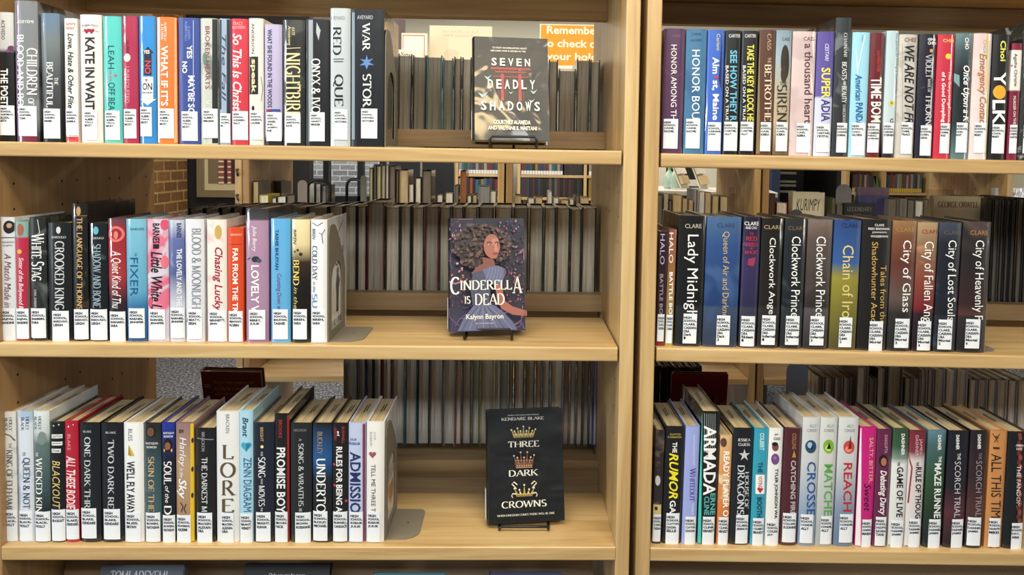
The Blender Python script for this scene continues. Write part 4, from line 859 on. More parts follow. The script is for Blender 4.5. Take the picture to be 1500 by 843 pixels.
# ------------------------------------------------------------------ books seen from their pages, on the far side of the two bookcases
FLAT = {}
def flat_jacket(c):
    c = tuple(c)
    if c not in FLAT: FLAT[c] = jacket_mat([(.5, c)], 1, None, .1)
    return FLAT[c]
def rear_book(x0, x1, yt, Yf, z0, col, label, group, pagec=(176, 164, 140), L=.14, last=[None]):
    a = un(x0, (yt+330)/2 if yt < 300 else yt+60, Yf); b = un(x1, (yt+330)/2 if yt < 300 else yt+60, Yf)
    wd = max(.006, b.x-a.x-.0006); xc = (a.x+b.x)/2
    H = un((x0+x1)/2, yt, Yf).z-z0
    r = thing('hardcover_book', label, 'book', (xc, Yf+L, z0), (0, 0, math.pi), group)
    book_body(r, wd, H, L, flat_jacket(col), min(.003, wd*.1), None, None, pagec)
    return r
CNAME = {}
def colname(c):
    r, g, b = c
    if max(c) < 62: return 'black' if max(c)-min(c) < 16 else ('navy' if b == max(c) else ('dark red' if r == max(c) else 'dark green'))
    if max(c)-min(c) < 26: return 'grey' if max(c) < 170 else 'white'
    if r == max(c): return 'red' if g < .6*r else 'tan'
    if g == max(c): return 'teal' if b > .8*g else 'green'
    return 'blue'
def rear_row(where, group, lst, Yf, zf, pagec):
    for i, (x0, x1, yt, col) in enumerate(lst):
        z = zf(un((x0+x1)/2, 400, Yf).x)+.0003
        j = random.uniform(-.004, .004)
        q = random.choice((.84, .92, 1, 1.06)); p = tuple(int(v*q) for v in pagec)
        rear_book(x0, x1, yt, Yf+.003+abs(j), z, col, 'pages-out book with %s boards, %s from left %s' % (colname(col), ORD[i], where), group, p)
DKB = [(22, 24, 28), (34, 30, 32), (26, 32, 40), (18, 18, 20)]
rear_row('behind the upper left shelf', 'pages-out books behind the upper left shelf',
  [(582.5,603,79,(26,28,30)),(604,623.5,81,(52,24,28)),(624,647,81,(60,120,118)),(648,663,85,(40,96,98)),(664,675,83,(22,24,28)),(676,690,84,(20,22,26)),
   (691,712,85,DKB[1]),(713,734,84,DKB[0]),(735,757,86,DKB[2]),(758,779,85,(70,30,34)),(780,800,86,DKB[0]),(802,816,87,(20,20,22)),(817,842,101,(60,56,50)),(843,862.5,86,(62,60,58)),(863,877,88,(44,60,64))],
  .316, lambda x: ZL[0], (186, 176, 152))
rear_row('behind the middle left shelf', 'pages-out books behind the middle left shelf',
  [(277,299,305,DKB[1]),(300,322,304,DKB[0]),(323,340,304,DKB[3]),(341,357,303,DKB[0]),(358,379,303,(60,50,50)),(380,402,303,DKB[2]),(403,424,302,DKB[0]),(425,450,303,(70,56,50)),(451,481,303,DKB[1]),(482,503,302,DKB[0]),(504,522.5,301,(58,58,60)),(523,537,302,(60,34,40)),(538,563,296,(110,40,36)),(564.5,585.5,303,(28,28,32)),(586,602,302,(34,26,30)),(603,621,303,(20,20,22)),(622,642.5,302,(120,34,44)),(643,660,303,(26,28,34)),
   (661,678.5,303,(20,20,24)),(679,699,303,(24,24,30)),(700,723,303,(30,32,52)),(724,750.5,303,(20,22,30)),(751,774,304,(26,28,40)),(775,796,304,(30,32,34)),(796.5,814,304,(24,28,40)),(814.5,834.5,304,(36,32,34)),(835,851.5,306,(40,34,36)),(852,873,304,(18,20,26))],
  .316, lambda x: ZL[1], (208, 200, 180))
lowl = []
xs = 560; Z9 = lambda q: 560+.3831*q
for x0, x1, c in [(503,523,(120,122,126)),(524,535,(90,92,96)),(536,546,(30,50,96)),(547,559,(60,30,34))]: lowl.append((x0, x1, 512, c))
for q0, q1, c in [(0,36,(110,24,30)),(38,86,(110,112,112)),(88,134,(40,100,110)),(135,181,(30,34,34)),(182,233,(70,72,74)),(236,278,(140,142,142)),(280,303,(120,50,46)),(305,341,(50,40,34)),(343,373,(40,80,50)),(374,426,(120,130,60)),(428,446,(200,200,196)),(448,481,(70,120,150)),(483,501,(40,50,60)),(503,544,(34,34,40)),(546,584,(90,84,70)),(586,609,(120,80,50)),(610,641,(40,90,130)),(643,690,(100,130,140)),(692,715,(110,26,34)),(718,739,(90,92,96)),(742,766,(20,20,22)),(768,791,(16,16,18)),(793,806,(50,76,140)),(808,823,(30,60,140))]:
    lowl.append((Z9(q0), Z9(q1), 500+8*math.sin(q0), c))
rear_row('behind the lower left shelf', 'pages-out books behind the lower left shelf', lowl, .335, lambda x: E-.640, (208, 204, 194))
rear_row('behind the middle right shelf', 'pages-out books behind the middle right shelf',
  [(1444,1456,290,(40,40,44)),(1457,1466,292,(70,72,74)),(1467,1474,291,(52,54,58)),(1475,1482,292,(60,62,66)),(1483,1491,291,(44,46,52)),(1492,1502,290,(58,60,62)),(1503,1516,292,(36,38,44))],
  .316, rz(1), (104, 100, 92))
zlr = lambda x: rz(2)(x)+.02
rear_row('behind the lower right shelf', 'pages-out paperbacks behind the lower right shelf',
  [(1196,1206,553,(150,148,142)),(1207,1220,553,(136,134,130)),(1221,1233,553,(160,156,150)),(1234,1246,553,(124,122,120)),(1254,1271,538,(150,148,142)),(1272,1282,554,(136,134,130)),(1283,1298,540,(50,50,54)),(1299,1321,538,(124,122,120)),(1324,1335,554,(150,148,142)),(1336,1347,554,(136,134,130)),(1348,1357,542,(160,156,150)),(1358,1367,542,(124,122,120)),(1368,1383,542,(150,148,142)),(1384,1399,542,(136,134,130)),(1400,1416,542,(160,156,150)),(1418,1430,556,(124,122,120)),(1431,1445,556,(150,148,142)),(1446,1459,556,(136,134,130)),(1460,1474,556,(160,156,150)),(1475,1489,557,(124,122,120)),(1490,1506,557,(150,148,142))],
  .33, zlr, (236, 232, 222))
rear_row('far behind the lower right shelf', 'dark books far behind the lower right shelf',
  [(955,966,536,(40,34,34)),(967,976,537,(54,46,44)),(977,985,536,(30,28,30)),(986,996,538,(60,56,54)),(997,1006,537,(34,32,34)),(1007,1016,538,(70,64,60)),(1017,1027,537,(28,26,28))],
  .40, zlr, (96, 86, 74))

# ------------------------------------------------------------------ display books on wire easels
def proj(P):
    v = Vector(P)-EYE; d = v.dot(FWD); return CX+F_PX*v.dot(RT)/d, CY-F_PX*v.dot(UP)/d
def display_book(label, xl, xr_, yb, yt, Y, zsh, thick, yaw, tilt, jm, art, spine=None, pagec=(206, 190, 156), name='hardcover_book', lift=None, mat=ink):
    a = un(xl, yb, Y); L = (un(xr_, yb, Y).x-a.x)/math.cos(yaw)
    zb = max(a.z, zsh+thick*math.sin(abs(tilt))+.003) if lift is None else zsh+lift
    RM = Matrix.Rotation(yaw, 4, 'Z') @ Matrix.Rotation(-tilt, 4, 'X') @ Matrix.Rotation(-math.pi/2, 4, 'Z')
    P0 = Vector((a.x, Y, zb)); off = RM @ Vector((thick/2, 0, 0)); loc = P0-off
    lo, hi = .08, .4
    for _ in range(40):
        H = (lo+hi)/2; y = proj(loc+RM @ Vector((thick/2, L/2, H)))[1]
        if y > yt: lo = H
        else: hi = H
    r = thing(name, label, 'book'); r.matrix_world = Matrix.Translation(loc) @ RM
    for k, (V, Fc, c) in enumerate(art.it): art.it[k] = ([(p[0]*L, (1-p[1])*H) for p in V], Fc, c)
    book_body(r, thick, H, L, jm if not callable(jm) else jm(H), .004, None, None, pagec, False, art)
    if spine:
        m = MB(); m.add([(-thick*.42, -.0006, .006), (thick*.42, -.0006, .006), (thick*.42, -.0006, H*.3), (-thick*.42, -.0006, H*.3)], [(0, 1, 2, 3)], PAPER)
        m.build('call_label', r)
    return r, loc, RM, L, H
def easel(label, X0, X1, Y, z, h, tilt):
    """black wire easel: two hooks joined by a front bar, and a back rest"""
    t = thing('book_easel', label, 'easel', ((X0+X1)/2, Y, z)); w2 = (X1-X0)/2; r = .0024
    fr = -.012
    m = MB(); P = []
    def bend(x): return [(x, .075, .0028), (x, .02, .0028), (x, fr+.006, .003), (x, fr, .008), (x, fr, h-.006)]
    A = bend(-w2); B = bend(w2)
    pts = A+[(-w2+.004, fr, h), (w2-.004, fr, h)]+B[::-1]
    m.tube(pts, r, WIRE, 10); m.build('front_hook', t, True)
    m = MB(); bt = math.tan(tilt); o = .046
    m.tube([(-w2, .03, .0028), (-w2, o, .006), (-w2, o+.1*bt, .105), (-w2+.01, o+.11*bt, .115), (w2-.01, o+.11*bt, .115), (w2, o+.1*bt, .105), (w2, o, .006), (w2, .03, .0028)], r, WIRE, 10)
    m.tube([(0, o+.11*bt, .115), (0, .11, .0028)], r, WIRE, 10); m.build('back_rest', t, True)
# 1: black novel with a red gateway
D = Draw()
RD = (150, 34, 30)
for (x0, y0, x1, y1) in ((.24,.30,.76,.318),(.30,.335,.70,.35),(.37,.36,.41,.62),(.60,.36,.64,.62),(.27,.385,.73,.395)): D.rect(x0, y0, x1, y1, RD)
for k in range(7): D.line([(.3+.06*k, .30), (.3+.06*k, .345)], .006, RD)
for (x0, y0) in ((.43,.4),(.66,.42),(.34,.44)): D.line([(x0, y0), (x0, y0+.2)], .008, (110, 30, 28))
for bx, by, s in ((.2,.4,.05),(.8,.53,.05),(.14,.57,.07),(.77,.62,.04),(.5,.545,.03)):
    D.poly([(bx-s, by-.3*s), (bx, by), (bx+s, by-.5*s), (bx+.2*s, by+.3*s), (bx-.2*s, by+.45*s)], (150, 176, 186))
GR = (212, 208, 196)
D.text('TO FIGHT AN EVERLASTING NIGHT', 'b', GR, .26, .72, .1, .118, 'h'); D.text('HER DARK HOPE IS HIDDEN IN THE', 'b', GR, .24, .7, .13, .148, 'h')
for s, x0, x1, y0, y1 in (('SEVEN',.25,.76,.21,.285),('DEADLY',.2,.82,.42,.51),('SHADOWS',.11,.88,.63,.72)):
    n = len(s); st = (x1-x0)/(n-.35)
    for k, ch in enumerate(s): D.text(ch, 'b', (232, 230, 222), x0+k*st, x0+k*st+st*.62, y0, y1, 'h')
D.text('COURTNEY ALAMEDA', 'b', (226, 222, 206), .27, .75, .81, .85, 'h'); D.text('AND VALYNNE E. MAETANI', 'b', (226, 222, 206), .2, .83, .868, .905, 'h')
jm1 = lambda H: jacket_mat([(0, (26, 23, 18)), (.3, (38, 33, 25)), (.86, (42, 37, 29)), (.885, (13, 12, 12)), (1, (11, 11, 11))], H, None, .3, .45, 1.0, 9, .06)  # brown below the black band is a warm reflection painted into the cover
b1 = display_book('black glossy novel with red gateway and white capitals, on the upper left shelf', 692, 806, 205, 55, .05, ZL[0], .03, math.radians(6), math.radians(14.5), jm1, D, True)
easel('black wire easel under the book on the upper left shelf', un(718, 205, .04).x, un(786, 205, .04).x, .038, ZL[0], .022, math.radians(14.5))
# 2: purple novel with a portrait
D = Draw(); rnd = random.Random(3)
for k in range(46):
    x = rnd.uniform(.02, .98); y = rnd.uniform(.02, .97); a = rnd.uniform(0, 6.3); pts = []
    for j in range(9): pts.append((min(.99, max(.01, x)), min(.99, max(.01, y)))); x += .035*math.cos(a); y += .026*math.sin(a); a += rnd.uniform(-.2, .75)
    D.line(pts, rnd.uniform(.006, .014), rnd.choice([(112, 84, 124), (150, 96, 128), (84, 66, 104), (176, 120, 140), (60, 52, 84)]))
for k in range(230):
    x = rnd.uniform(.62, .98) if k < 170 else rnd.uniform(.01, .2); y = rnd.uniform(.03, .8)
    D.disc(x, y, rnd.uniform(.008, .02), rnd.choice([(176, 110, 140), (206, 150, 160), (120, 80, 112), (90, 70, 110), (70, 54, 80)] if y < .5 else [(150, 84, 60), (176, 104, 74), (96, 60, 64), (74, 52, 70)]), rnd.uniform(.004, .011), 7, rnd.uniform(0, 180))
HR = [(58, 40, 36), (80, 56, 46), (100, 72, 58), (46, 32, 32)]
D.disc(.40, .25, .33, HR[0], .185, 26)
for k in range(210):
    a = rnd.uniform(0, 6.28); q = math.sqrt(rnd.uniform(0, 1)); D.disc(.41+.355*q*math.cos(a), .255+.20*q*math.sin(a), rnd.uniform(.012, .03), rnd.choice(HR), rnd.uniform(.008, .018), 8)
for k in range(70):
    a = rnd.uniform(-1.9, 1.5); q = rnd.uniform(.10, .2); D.disc(.60+q*math.cos(a), .26+1.05*q*.72*math.sin(a), rnd.uniform(.012, .026), rnd.choice(HR+[(120, 76, 58)]), rnd.uniform(.008, .016), 8)
SK, SK2, SK3 = (152, 92, 76), (120, 68, 58), (180, 116, 98)
D.poly([(.42, .36), (.56, .38), (.585, .43), (.70, .46), (.72, .52), (.60, .56), (.36, .56), (.28, .5), (.34, .45), (.43, .42)], SK2)
D.disc(.545, .265, .105, SK, .105, 24, 8); D.poly([(.46, .32), (.53, .375), (.60, .375), (.64, .31), (.6, .25), (.48, .25)], SK)
D.disc(.585, .225, .05, SK3, .03, 14); D.disc(.60, .295, .03, SK3, .02, 12)
D.poly([(.575, .255), (.60, .255), (.625, .30), (.60, .308), (.585, .3)], SK3)
for ex in (.515, .615): D.disc(ex, .25, .02, (214, 200, 192), .0065, 12); D.disc(ex+.004, .25, .009, (30, 18, 18), .0075, 10); D.line([(ex-.034, .236), (ex, .227), (ex+.034, .236)], .007, (40, 24, 24)); D.line([(ex-.028, .246), (ex, .2415), (ex+.027, .247)], .004, (24, 14, 16))
D.disc(.588, .33, .03, (150, 52, 64), .009, 14); D.line([(.56, .329), (.588, .331), (.616, .329)], .003, (80, 24, 34))
BL = (92, 96, 126); BL2_ = (120, 124, 152); BL3 = (66, 68, 92)
D.poly([(.30, .5), (.44, .47), (.50, .55), (.52, .66), (.50, .78), (.30, .80), (.26, .62)], BL3)
D.poly([(.42, .47), (.52, .445), (.62, .435), (.70, .46), (.70, .53), (.66, .60), (.56, .60), (.47, .55)], BL)
for k in range(5): D.line([(.46+.045*k, .56), (.50+.04*k, .50), (.52+.035*k, .45)], .008, BL2_)
D.poly([(.10, .99), (.18, .88), (.30, .78), (.52, .76), (.66, .82), (.80, .92), (.86, .99)], BL)
for k in range(8): D.line([(.16+.09*k, .985), (.24+.06*k, .88), (.36+.02*k, .79)], .009, BL2_ if k % 2 else BL3)
D.poly([(.58, .60), (.66, .60), (.70, .74), (.80, .79), (.985, .83), (.985, .875), (.80, .86), (.66, .81), (.6, .72)], SK)
for k in range(4): D.line([(.94, .835+.01*k), (.985, .838+.01*k)], .004, SK2)
CW = (236, 230, 214)
D.text('C', 's', CW, .01, .125, .53, .68, 'h'); D.text('INDERELL', 's', CW, .135, .80, .56, .645, 'h'); D.text('A', 's', CW, .80, .93, .535, .68, 'h')
D.text('IS', 's', CW, .19, .265, .695, .76, 'h'); D.text('DEAD', 's', CW, .325, .70, .675, .775, 'h')
D.text('Kalynn Bayron', 'm', CW, .21, .68, .85, .905, 'h'); D.text('BLOOMSBURY', 'n', (190, 186, 190), .33, .57, .922, .935, 'h')
b2 = display_book('purple novel picturing a curly haired woman in blue, on the middle left shelf', 657, 770, 487, 320, .06, ZL[1], .03, math.radians(8), math.radians(12), lambda H: jacket_mat([(0, (52, 50, 78)), (.5, (44, 36, 58)), (1, (38, 32, 54))], H, ((52, 42, 66), 20, .4), .03, .4, .5), D, True)
easel('black wire easel under the purple book on the middle left shelf', un(681, 480, .05).x, un(750, 480, .05).x, .048, ZL[1], .022, math.radians(12))
# 3: black novel with three crowns
D = Draw()
WT = (226, 222, 210)
D.text('Author of a story told in blood', 'i', WT, .28, .69, .043, .06, 'h'); D.text('KENDARE BLAKE', 's', WT, .2, .76, .07, .098, 'h')
for s, x0, x1, y0, y1 in (('THREE',.28,.69,.285,.34),('DARK',.29,.67,.54,.597),('CROWNS',.19,.77,.81,.87)): D.text(s, 's', WT, x0, x1, y0, y1, 'h')
D.text('WHEN KINGDOM COMES THERE WILL BE ONE', 's', WT, .13, .87, .922, .94, 'h')
def crown(cx, cy, w, h, cols, tines, ballc):
    x0, y1 = cx-w/2, cy+h/2
    D.poly([(cx-w*.42, y1), (cx+w*.42, y1), (cx+w*.46, y1-h*.25), (cx-w*.46, y1-h*.25)], cols[0])
    for k in range(tines):
        t = k/(tines-1)*2-1; bx = cx+t*w*.4; tx = cx+t*w*.52; ty = y1-h*(.72+.28*(1-abs(t)) if k % 2 == 0 else .6)
        D.poly([(bx-w*.06, y1-h*.24), (tx, ty), (bx+w*.06, y1-h*.24)], cols[k % 2]); D.disc(tx, ty, .012, ballc, .008, 8)
        D.line([(bx-w*.05, y1-h*.4), (bx+w*.05, y1-h*.46)], .005, cols[2])
    for k in range(7): D.disc(cx+(k-3)*w*.12, y1-h*.12, .010, cols[2], .0065, 8)
    D.line([(cx-w*.42, y1-.002), (cx+w*.42, y1-.002)], .006, cols[2])
crown(.485, .205, .30, .10, ((176, 156, 96), (206, 190, 130), (110, 92, 50)), 9, (226, 214, 170))
crown(.485, .445, .25, .15, ((120, 80, 60), (150, 104, 80), (190, 150, 120)), 7, (206, 170, 150))
crown(.48, .72, .24, .10, ((190, 164, 96), (220, 200, 140), (120, 96, 50)), 5, (236, 226, 196))
for sx in (-1, 1):
    D.line([(.48+sx*.1, .70), (.48+sx*.16, .655), (.48+sx*.13, .64), (.48+sx*.09, .665)], .012, (214, 206, 184))
    D.line([(.48+sx*.1, .745), (.48+sx*.15, .74), (.48+sx*.165, .76), (.48+sx*.15, .775)], .011, (214, 206, 184))
b3 = display_book('black novel with three gold crowns, on the lower left shelf', 713, 828, 779, 600, .06, ZL[2], .03, math.radians(7), math.radians(14), lambda H: jacket_mat([(.5, (30, 33, 34))], H, None, .25, .35, .8, 12), D, True)
easel('black wire easel under the crowned book on the lower left shelf', un(731, 775, .05).x, un(804, 775, .05).x, .067, ZL[2], .009, math.radians(14))
# two red books propped on the far side, backs to us
D = Draw(); TC = (176, 130, 90)
D.text('Do you have a story to tell?', 'm', TC, .22, .88, .14, .2, 'h'); D.text('An idea for a book?', 'm', TC, .22, .7, .23, .29, 'h'); D.text('Just want to write?', 'm', TC, .22, .68, .32, .38, 'h')
D.disc(.11, .22, .05, (40, 20, 22), .04); D.rect(.06, .2, .16, .215, (190, 180, 170)); D.rect(.06, .23, .16, .245, (190, 180, 170)); D.text('RW', 'b', TC, .33, .4, .46, .5, 'h')
display_book('dark red book with tan lines of print, propped behind the lower left shelf', 302, 391, 640, 545, .40, E-.640, .022, math.radians(-2), math.radians(-12), flat_jacket((112, 22, 24)), D, lift=.002)
D = Draw(); D.text('NEVER GIVE ANY HINT', 'n', (150, 90, 80), .25, .6, .2, .25, 'h')
D.disc(.78, .42, .12, (24, 14, 16), .09, 12)
for k in range(7): D.line([(.78, .42), (.78+.2*math.cos(k*.9), .42+.17*math.sin(k*.9))], .025, (24, 14, 16))
display_book('dark red book with black ink splat, propped behind the lower right shelf', 979, 1059, 640, 548, .345, zlr(.35), .012, math.radians(-2), math.radians(-8), flat_jacket((120, 24, 26)), D, lift=.002)

# face-out books on the sloping boards below the lowest shelves
def low_book(label, x0, x1, yt, Y, stops, lines, tcol, ang=26):
    a = un(x0, yt, Y); b = un(x1, yt, Y); L = b.x-a.x; H = .215; th = .022
    RM = Matrix.Rotation(-math.radians(ang), 4, 'X') @ Matrix.Rotation(-math.pi/2, 4, 'Z')
    loc = a-RM @ Vector((th/2, 0, H)); r = thing('hardcover_book', label, 'book', group='novels below the lowest left shelf'); r.matrix_world = Matrix.Translation(loc) @ RM
    D = Draw()
    for s, f, x0_, x1_, y0, y1 in lines: D.text(s, f, tcol, x0_*L, x1_*L, H*(1-y0), H*(1-y1), 'h')
    book_body(r, th, H, L, jacket_mat(stops, H, None, .06, .4, .35, 8), .003, None, None, (206, 190, 156), False, D)
YB = .105
low_book('dark blue grey book with wide silver author capitals, face out under the lowest shelf', 147, 270, 828, YB, [(0, (60, 66, 76)), (1, (86, 92, 102))], [('TOMI ADEYEMI', 's', .14, .82, .045, .13)], (206, 210, 214))
low_book('black book with one line of small italic print, face out under the lowest shelf', 358, 484, 826, YB, [(.5, (22, 22, 24))], [('Only one can be queen', 'i', .3, .72, .075, .12)], (214, 214, 214))
low_book('teal patterned book, face out under the lowest shelf', 546, 652, 840, YB, [(.5, (50, 110, 120))], [], W_)
low_book('navy violet book, face out under the lowest shelf', 716, 823, 839, YB, [(.5, (38, 34, 84))], [], W_)

# ------------------------------------------------------------------ things on the bookcases across the aisle
def bg_book(x0, x1, yt, Y, z0, col, label, group, face='pages', L=.14, name='book', lean=0, pagec=(190, 176, 146), foot=None):
    a = un(x0, 280, Y); b = un(x1, 280, Y); wd = max(.006, b.x-a.x-.0008); H = un((x0+x1)/2, yt, Y).z-z0
    m = MB(); jm = plain(col, .4, 0, .6); pm = pages_mat(pagec); tb = min(.0024, wd*.16)
    s = -1 if face == 'pages' else 1                                # spine at the back or at the front
    y0, y1 = (0, L)
    m.box((-wd/2, 0, 0), (-wd/2+tb, L, H), jm); m.box((wd/2-tb, 0, 0), (wd/2, L, H), jm)
    if s < 0: m.box((-wd/2+tb, L-tb, 0), (wd/2-tb, L, H), jm); m.box((-wd/2+tb, .004, .004), (wd/2-tb, L-tb, H-.004), pm)
    else: m.box((-wd/2+tb, 0, 0), (wd/2-tb, tb, H), jm); m.box((-wd/2+tb, tb, .004), (wd/2-tb, L-.004, H-.004), pm)
    if foot: m.box((-wd/2+.001, -.0006, .004), (wd/2-.001, -.0001, .042), plain(foot, .5))
    o = m.build(name); o.location = ((a.x+b.x)/2, Y, z0+.0003+abs(wd/2*math.sin(lean))); o.rotation_euler = (0, lean, 0)
    return tag(o, label, 'book', group)
ZB = E-.335
G2 = 'books on the bookcases across the aisle'
def pages_row(lst, where, Y=1.57, z=ZB):
    for i, (x0, x1, yt, col, pc) in enumerate(lst):
        bg_book(x0, x1, yt, Y, z, col, 'pages-out book with %s boards, %s from left %s' % (colname(col), ORD[i], where), G2, 'pages', pagec=pc)
PG, PD, PW = (196, 178, 140), (120, 110, 96), (226, 220, 206)
pages_row([(370,379,266,(60,50,44),PG),(380,393,286,(196,180,60),PW),(394,397,300,(40,36,40),PD),(398,405,290,(30,36,50),PW),(406,419,288,(34,40,60),PW),(420,432,286,(40,40,44),PD)], 'in the left bay across the aisle')
for i, (x0, x1, yt, c) in enumerate([(380,385,264,(70,60,56)),(386,391,264,(90,80,74)),(392,397,265,(50,44,44)),(398,403,265,(80,66,60)),(404,412,266,(60,46,44))]):
    bg_book(x0, x1, yt, 1.83, ZB, c, 'brown spine, %s of five standing behind pages-out books, left bay across the aisle' % ORD[i], G2, 'spine', pagec=PG)
pages_row([(541,546,246,(60,80,50),PG),(547,551,241,(20,20,22),PD),(552,558,243,(90,110,110),PG),(559,564,242,(110,120,100),PG),(565,569,241,(120,110,120),PW),(570,579,243,(60,56,54),PD),(580,584,249,(16,16,18),PD),(585,598,249,(150,120,80),PG),(599,606,270,(120,122,120),PW),(608,617,261,(30,32,34),PW),(618,632,250,(26,27,30),PD),(640,649,286,(60,60,60),PW),(652,664,283,(40,40,44),PW),(665,671,272,(110,112,112),PD),(674,683,250,(150,96,60),(150,96,60)),(684,691,287,(40,40,44),PW),(692,699,286,(60,60,64),PG),(701,717,273,(140,140,142),(140,140,142)),(718,727,280,(90,110,90),PW)], 'left of the paired posts')
pages_row([(753,764,287,(120,90,50),PG),(767,771,296,(30,50,50),PD),(773,783,291,(60,60,60),PW),(784,795,290,(120,80,50),PG),(803,808,281,(214,216,218),PW),(810,819,290,(60,60,64),PW),(822,833,294,(150,110,80),PG),(834,841,292,(60,90,60),PW),(843,849,287,(60,40,40),PD),(850,863,290,(150,130,100),PG)], 'right of the paired posts')
pages_row([(963,971,286,(60,60,56),PD),(973,979,284,(150,152,150),PG),(980,985,294,(20,20,22),PD),(986,999,286,(170,140,100),PG),(1000,1008,291,(120,100,80),PG),(1009,1016,293,(140,110,80),PG),(1018,1024,278,(170,176,190),PD),(1025,1032,281,(200,204,214),PW),(1033,1042,282,(150,120,110),PG),(1044,1053,287,(150,136,100),PG),(1055,1067,288,(70,80,80),PG)], 'behind the first wide right spines')
pages_row([(1127,1136,284,(60,46,36),(84,64,50)),(1138,1154,297,(130,30,40),PW),(1219,1225,290,(60,70,40),PD),(1226,1236,300,(30,50,54),PD),(1303,1313,292,(110,112,112),PD),(1314,1319,291,(80,82,82),PD),(1320,1329,292,(140,140,138),PD),(1330,1341,293,(40,42,40),PD),(1342,1353,295,(150,150,148),PW),(1354,1362,292,(60,62,64),PD),(1446,1454,300,(60,60,64),PD)], 'in the right bay across the aisle')
def face_book(label, x0, x1, yt, Y, z0, th, col, lines, tcol, name='hardcover_book', yaw=0):
    a = un(x0, 290, Y); b = un(x1, 290, Y); L = b.x-a.x; H = un((x0+x1)/2, yt, Y).z-z0
    r = thing(name, label, 'book', group=None); r.matrix_world = Matrix.Translation((a.x, Y+th/2, z0+.0003)) @ Matrix.Rotation(yaw, 4, 'Z') @ Matrix.Rotation(-math.pi/2, 4, 'Z')
    D = Draw()
    for s, f, x0_, x1_, y0, y1 in lines: D.text(s, f, tcol, x0_*L, x1_*L, H*(1-y0), H*(1-y1), 'h')
    book_body(r, th, H, L, flat_jacket(col), .002, None, None, PG, False, D)
face_book('cream book face out with a handwritten dark word, across the right aisle', 1161, 1208, 282, 1.60, ZB, .05, (214, 206, 180), [('KURIMPY', 'i', .12, .88, .12, .34)], (40, 36, 34))
face_book('cream book face out with dark red author capitals, beside the dark pages', 1367, 1441, 288, .34, rz(1)(.7)+.001, .02, (204, 196, 168), [('GEORGE ORWELL', 's', .1, .9, .045, .095)], (110, 40, 40))
face_book('mauve book face out, taller of two behind the dark lettered book', 1255, 1302, 275, 1.66, ZB, .03, (104, 78, 92), [], W_)
face_book('violet blue book face out, in front of the mauve one', 1256, 1301, 287, 1.61, ZB, .03, (58, 56, 104), [], W_)
face_book('black book face out with dim silver capitals, across the right aisle', 1237, 1283, 298, 1.562, ZB, .025, (36, 34, 34), [('LEGENDARY', 's', .1, .9, .08, .18)], (120, 116, 108))
face_book('brown book face out with gilt edge beside the cream author book', 1362, 1390, 303, 1.56, ZB, .025, (120, 104, 60), [], W_)
face_book('pale silver book face out above the dark pages, far right', 1457, 1512, 276, 1.60, ZB, .03, (196, 200, 206), [('IF THAT MAKES YOU', 'b', .12, .95, .06, .12)], (60, 60, 64))
def oval_end(label, x0, x1, yt, Y, z, mat, hole=None, turn=0):
    """bookend seen flat on: a plate with a round top standing on its foot"""
    a = un(x0, 300, Y); b = un(x1, 300, Y); wd = b.x-a.x; h = un((x0+x1)/2, yt, Y).z-z
    t = thing('bookend', label, 'bookend', ((a.x+b.x)/2, Y, z)); m = MB(); n = 16
    P = [(-wd/2, 0), (wd/2, 0)]+[(wd/2*math.cos(math.pi*i/n), h-wd*.5+wd*.5*math.sin(math.pi*i/n)) for i in range(n+1)]
    m.prism(P, mat, lambda p: (p[0], 0, p[1]), lambda p: (p[0], .0016, p[1])); m.build('upright_plate', t)
    m = MB(); m.box((-wd/2, 0, 0), (wd/2, .09, .0015), mat); m.build('base_plate', t)
    if hole:
        m = MB(); m.add([(hole[0]*wd+hole[2]*wd*math.cos(k*.39), -.0005, hole[1]*h+hole[2]*wd*math.sin(k*.39)) for k in range(16)], [tuple(range(16))], HOLE)
        m.add([(hole[0]*wd+hole[2]*.5*wd*math.cos(k*.39), -.0008, hole[1]*h+hole[2]*.5*wd*math.sin(k*.39)) for k in range(16)], [tuple(range(16))], BLUESTEEL); m.build('round_opening', t)
GREY = plain((104, 104, 106), .5)
oval_end('grey rounded bookend across the aisle, beside black looped wire', 436, 450, 264, 1.561, ZB, plain((120, 112, 104), .5), (.15, .62, .2))
oval_end('dark round topped bookend left of the tall thin magazines', 528, 537, 257, 1.59, ZB, plain((96, 92, 84), .5))
oval_end('grey round topped bookend across the right aisle', 1224, 1247, 270, 1.585, ZB, GREY)
oval_end('pale blue round topped bookend just behind the narrow black spines', 1157, 1177, 307, .345, rz(1)(.5)+.0003, BLUESTEEL)
oval_end('tall pale blue bookend with a round opening, behind the lower right shelf', 1160, 1192, 529, .335, zlr(.5), BLUESTEEL, (0, .58, .2))
# clear acrylic holder on the aisle bookcase
ac, n_, l_, b_ = base_mat('acrylic'); b_.inputs['Transmission Weight'].default_value = 1; b_.inputs['Roughness'].default_value = .08; b_.inputs['IOR'].default_value = 1.1
def acrylic(label, x0, x1, yt, Y, z, th=.03):
    a = un(x0, 290, Y); b = un(x1, 290, Y); h = un(x0, yt, Y).z-z; t = thing('brochure_holder', label, 'holder', ((a.x+b.x)/2, Y, z)); w2 = (b.x-a.x)/2
    m = MB(); m.box((-w2, 0, .003), (w2, .003, h*.9), ac); m.build('front_panel', t)
    m = MB(); m.box((-w2, th, .003), (w2, th+.003, h), ac); m.build('back_panel', t)
    m = MB(); m.box((-w2, 0, 0), (w2, th+.003, .003), ac); m.build('base', t)
acrylic('clear acrylic holder against the maple panel across the aisle', 1071, 1080, 275, 1.59, ZB)
acrylic('clear acrylic holder behind the cream author book', 1364, 1405, 278, 1.70, ZB)

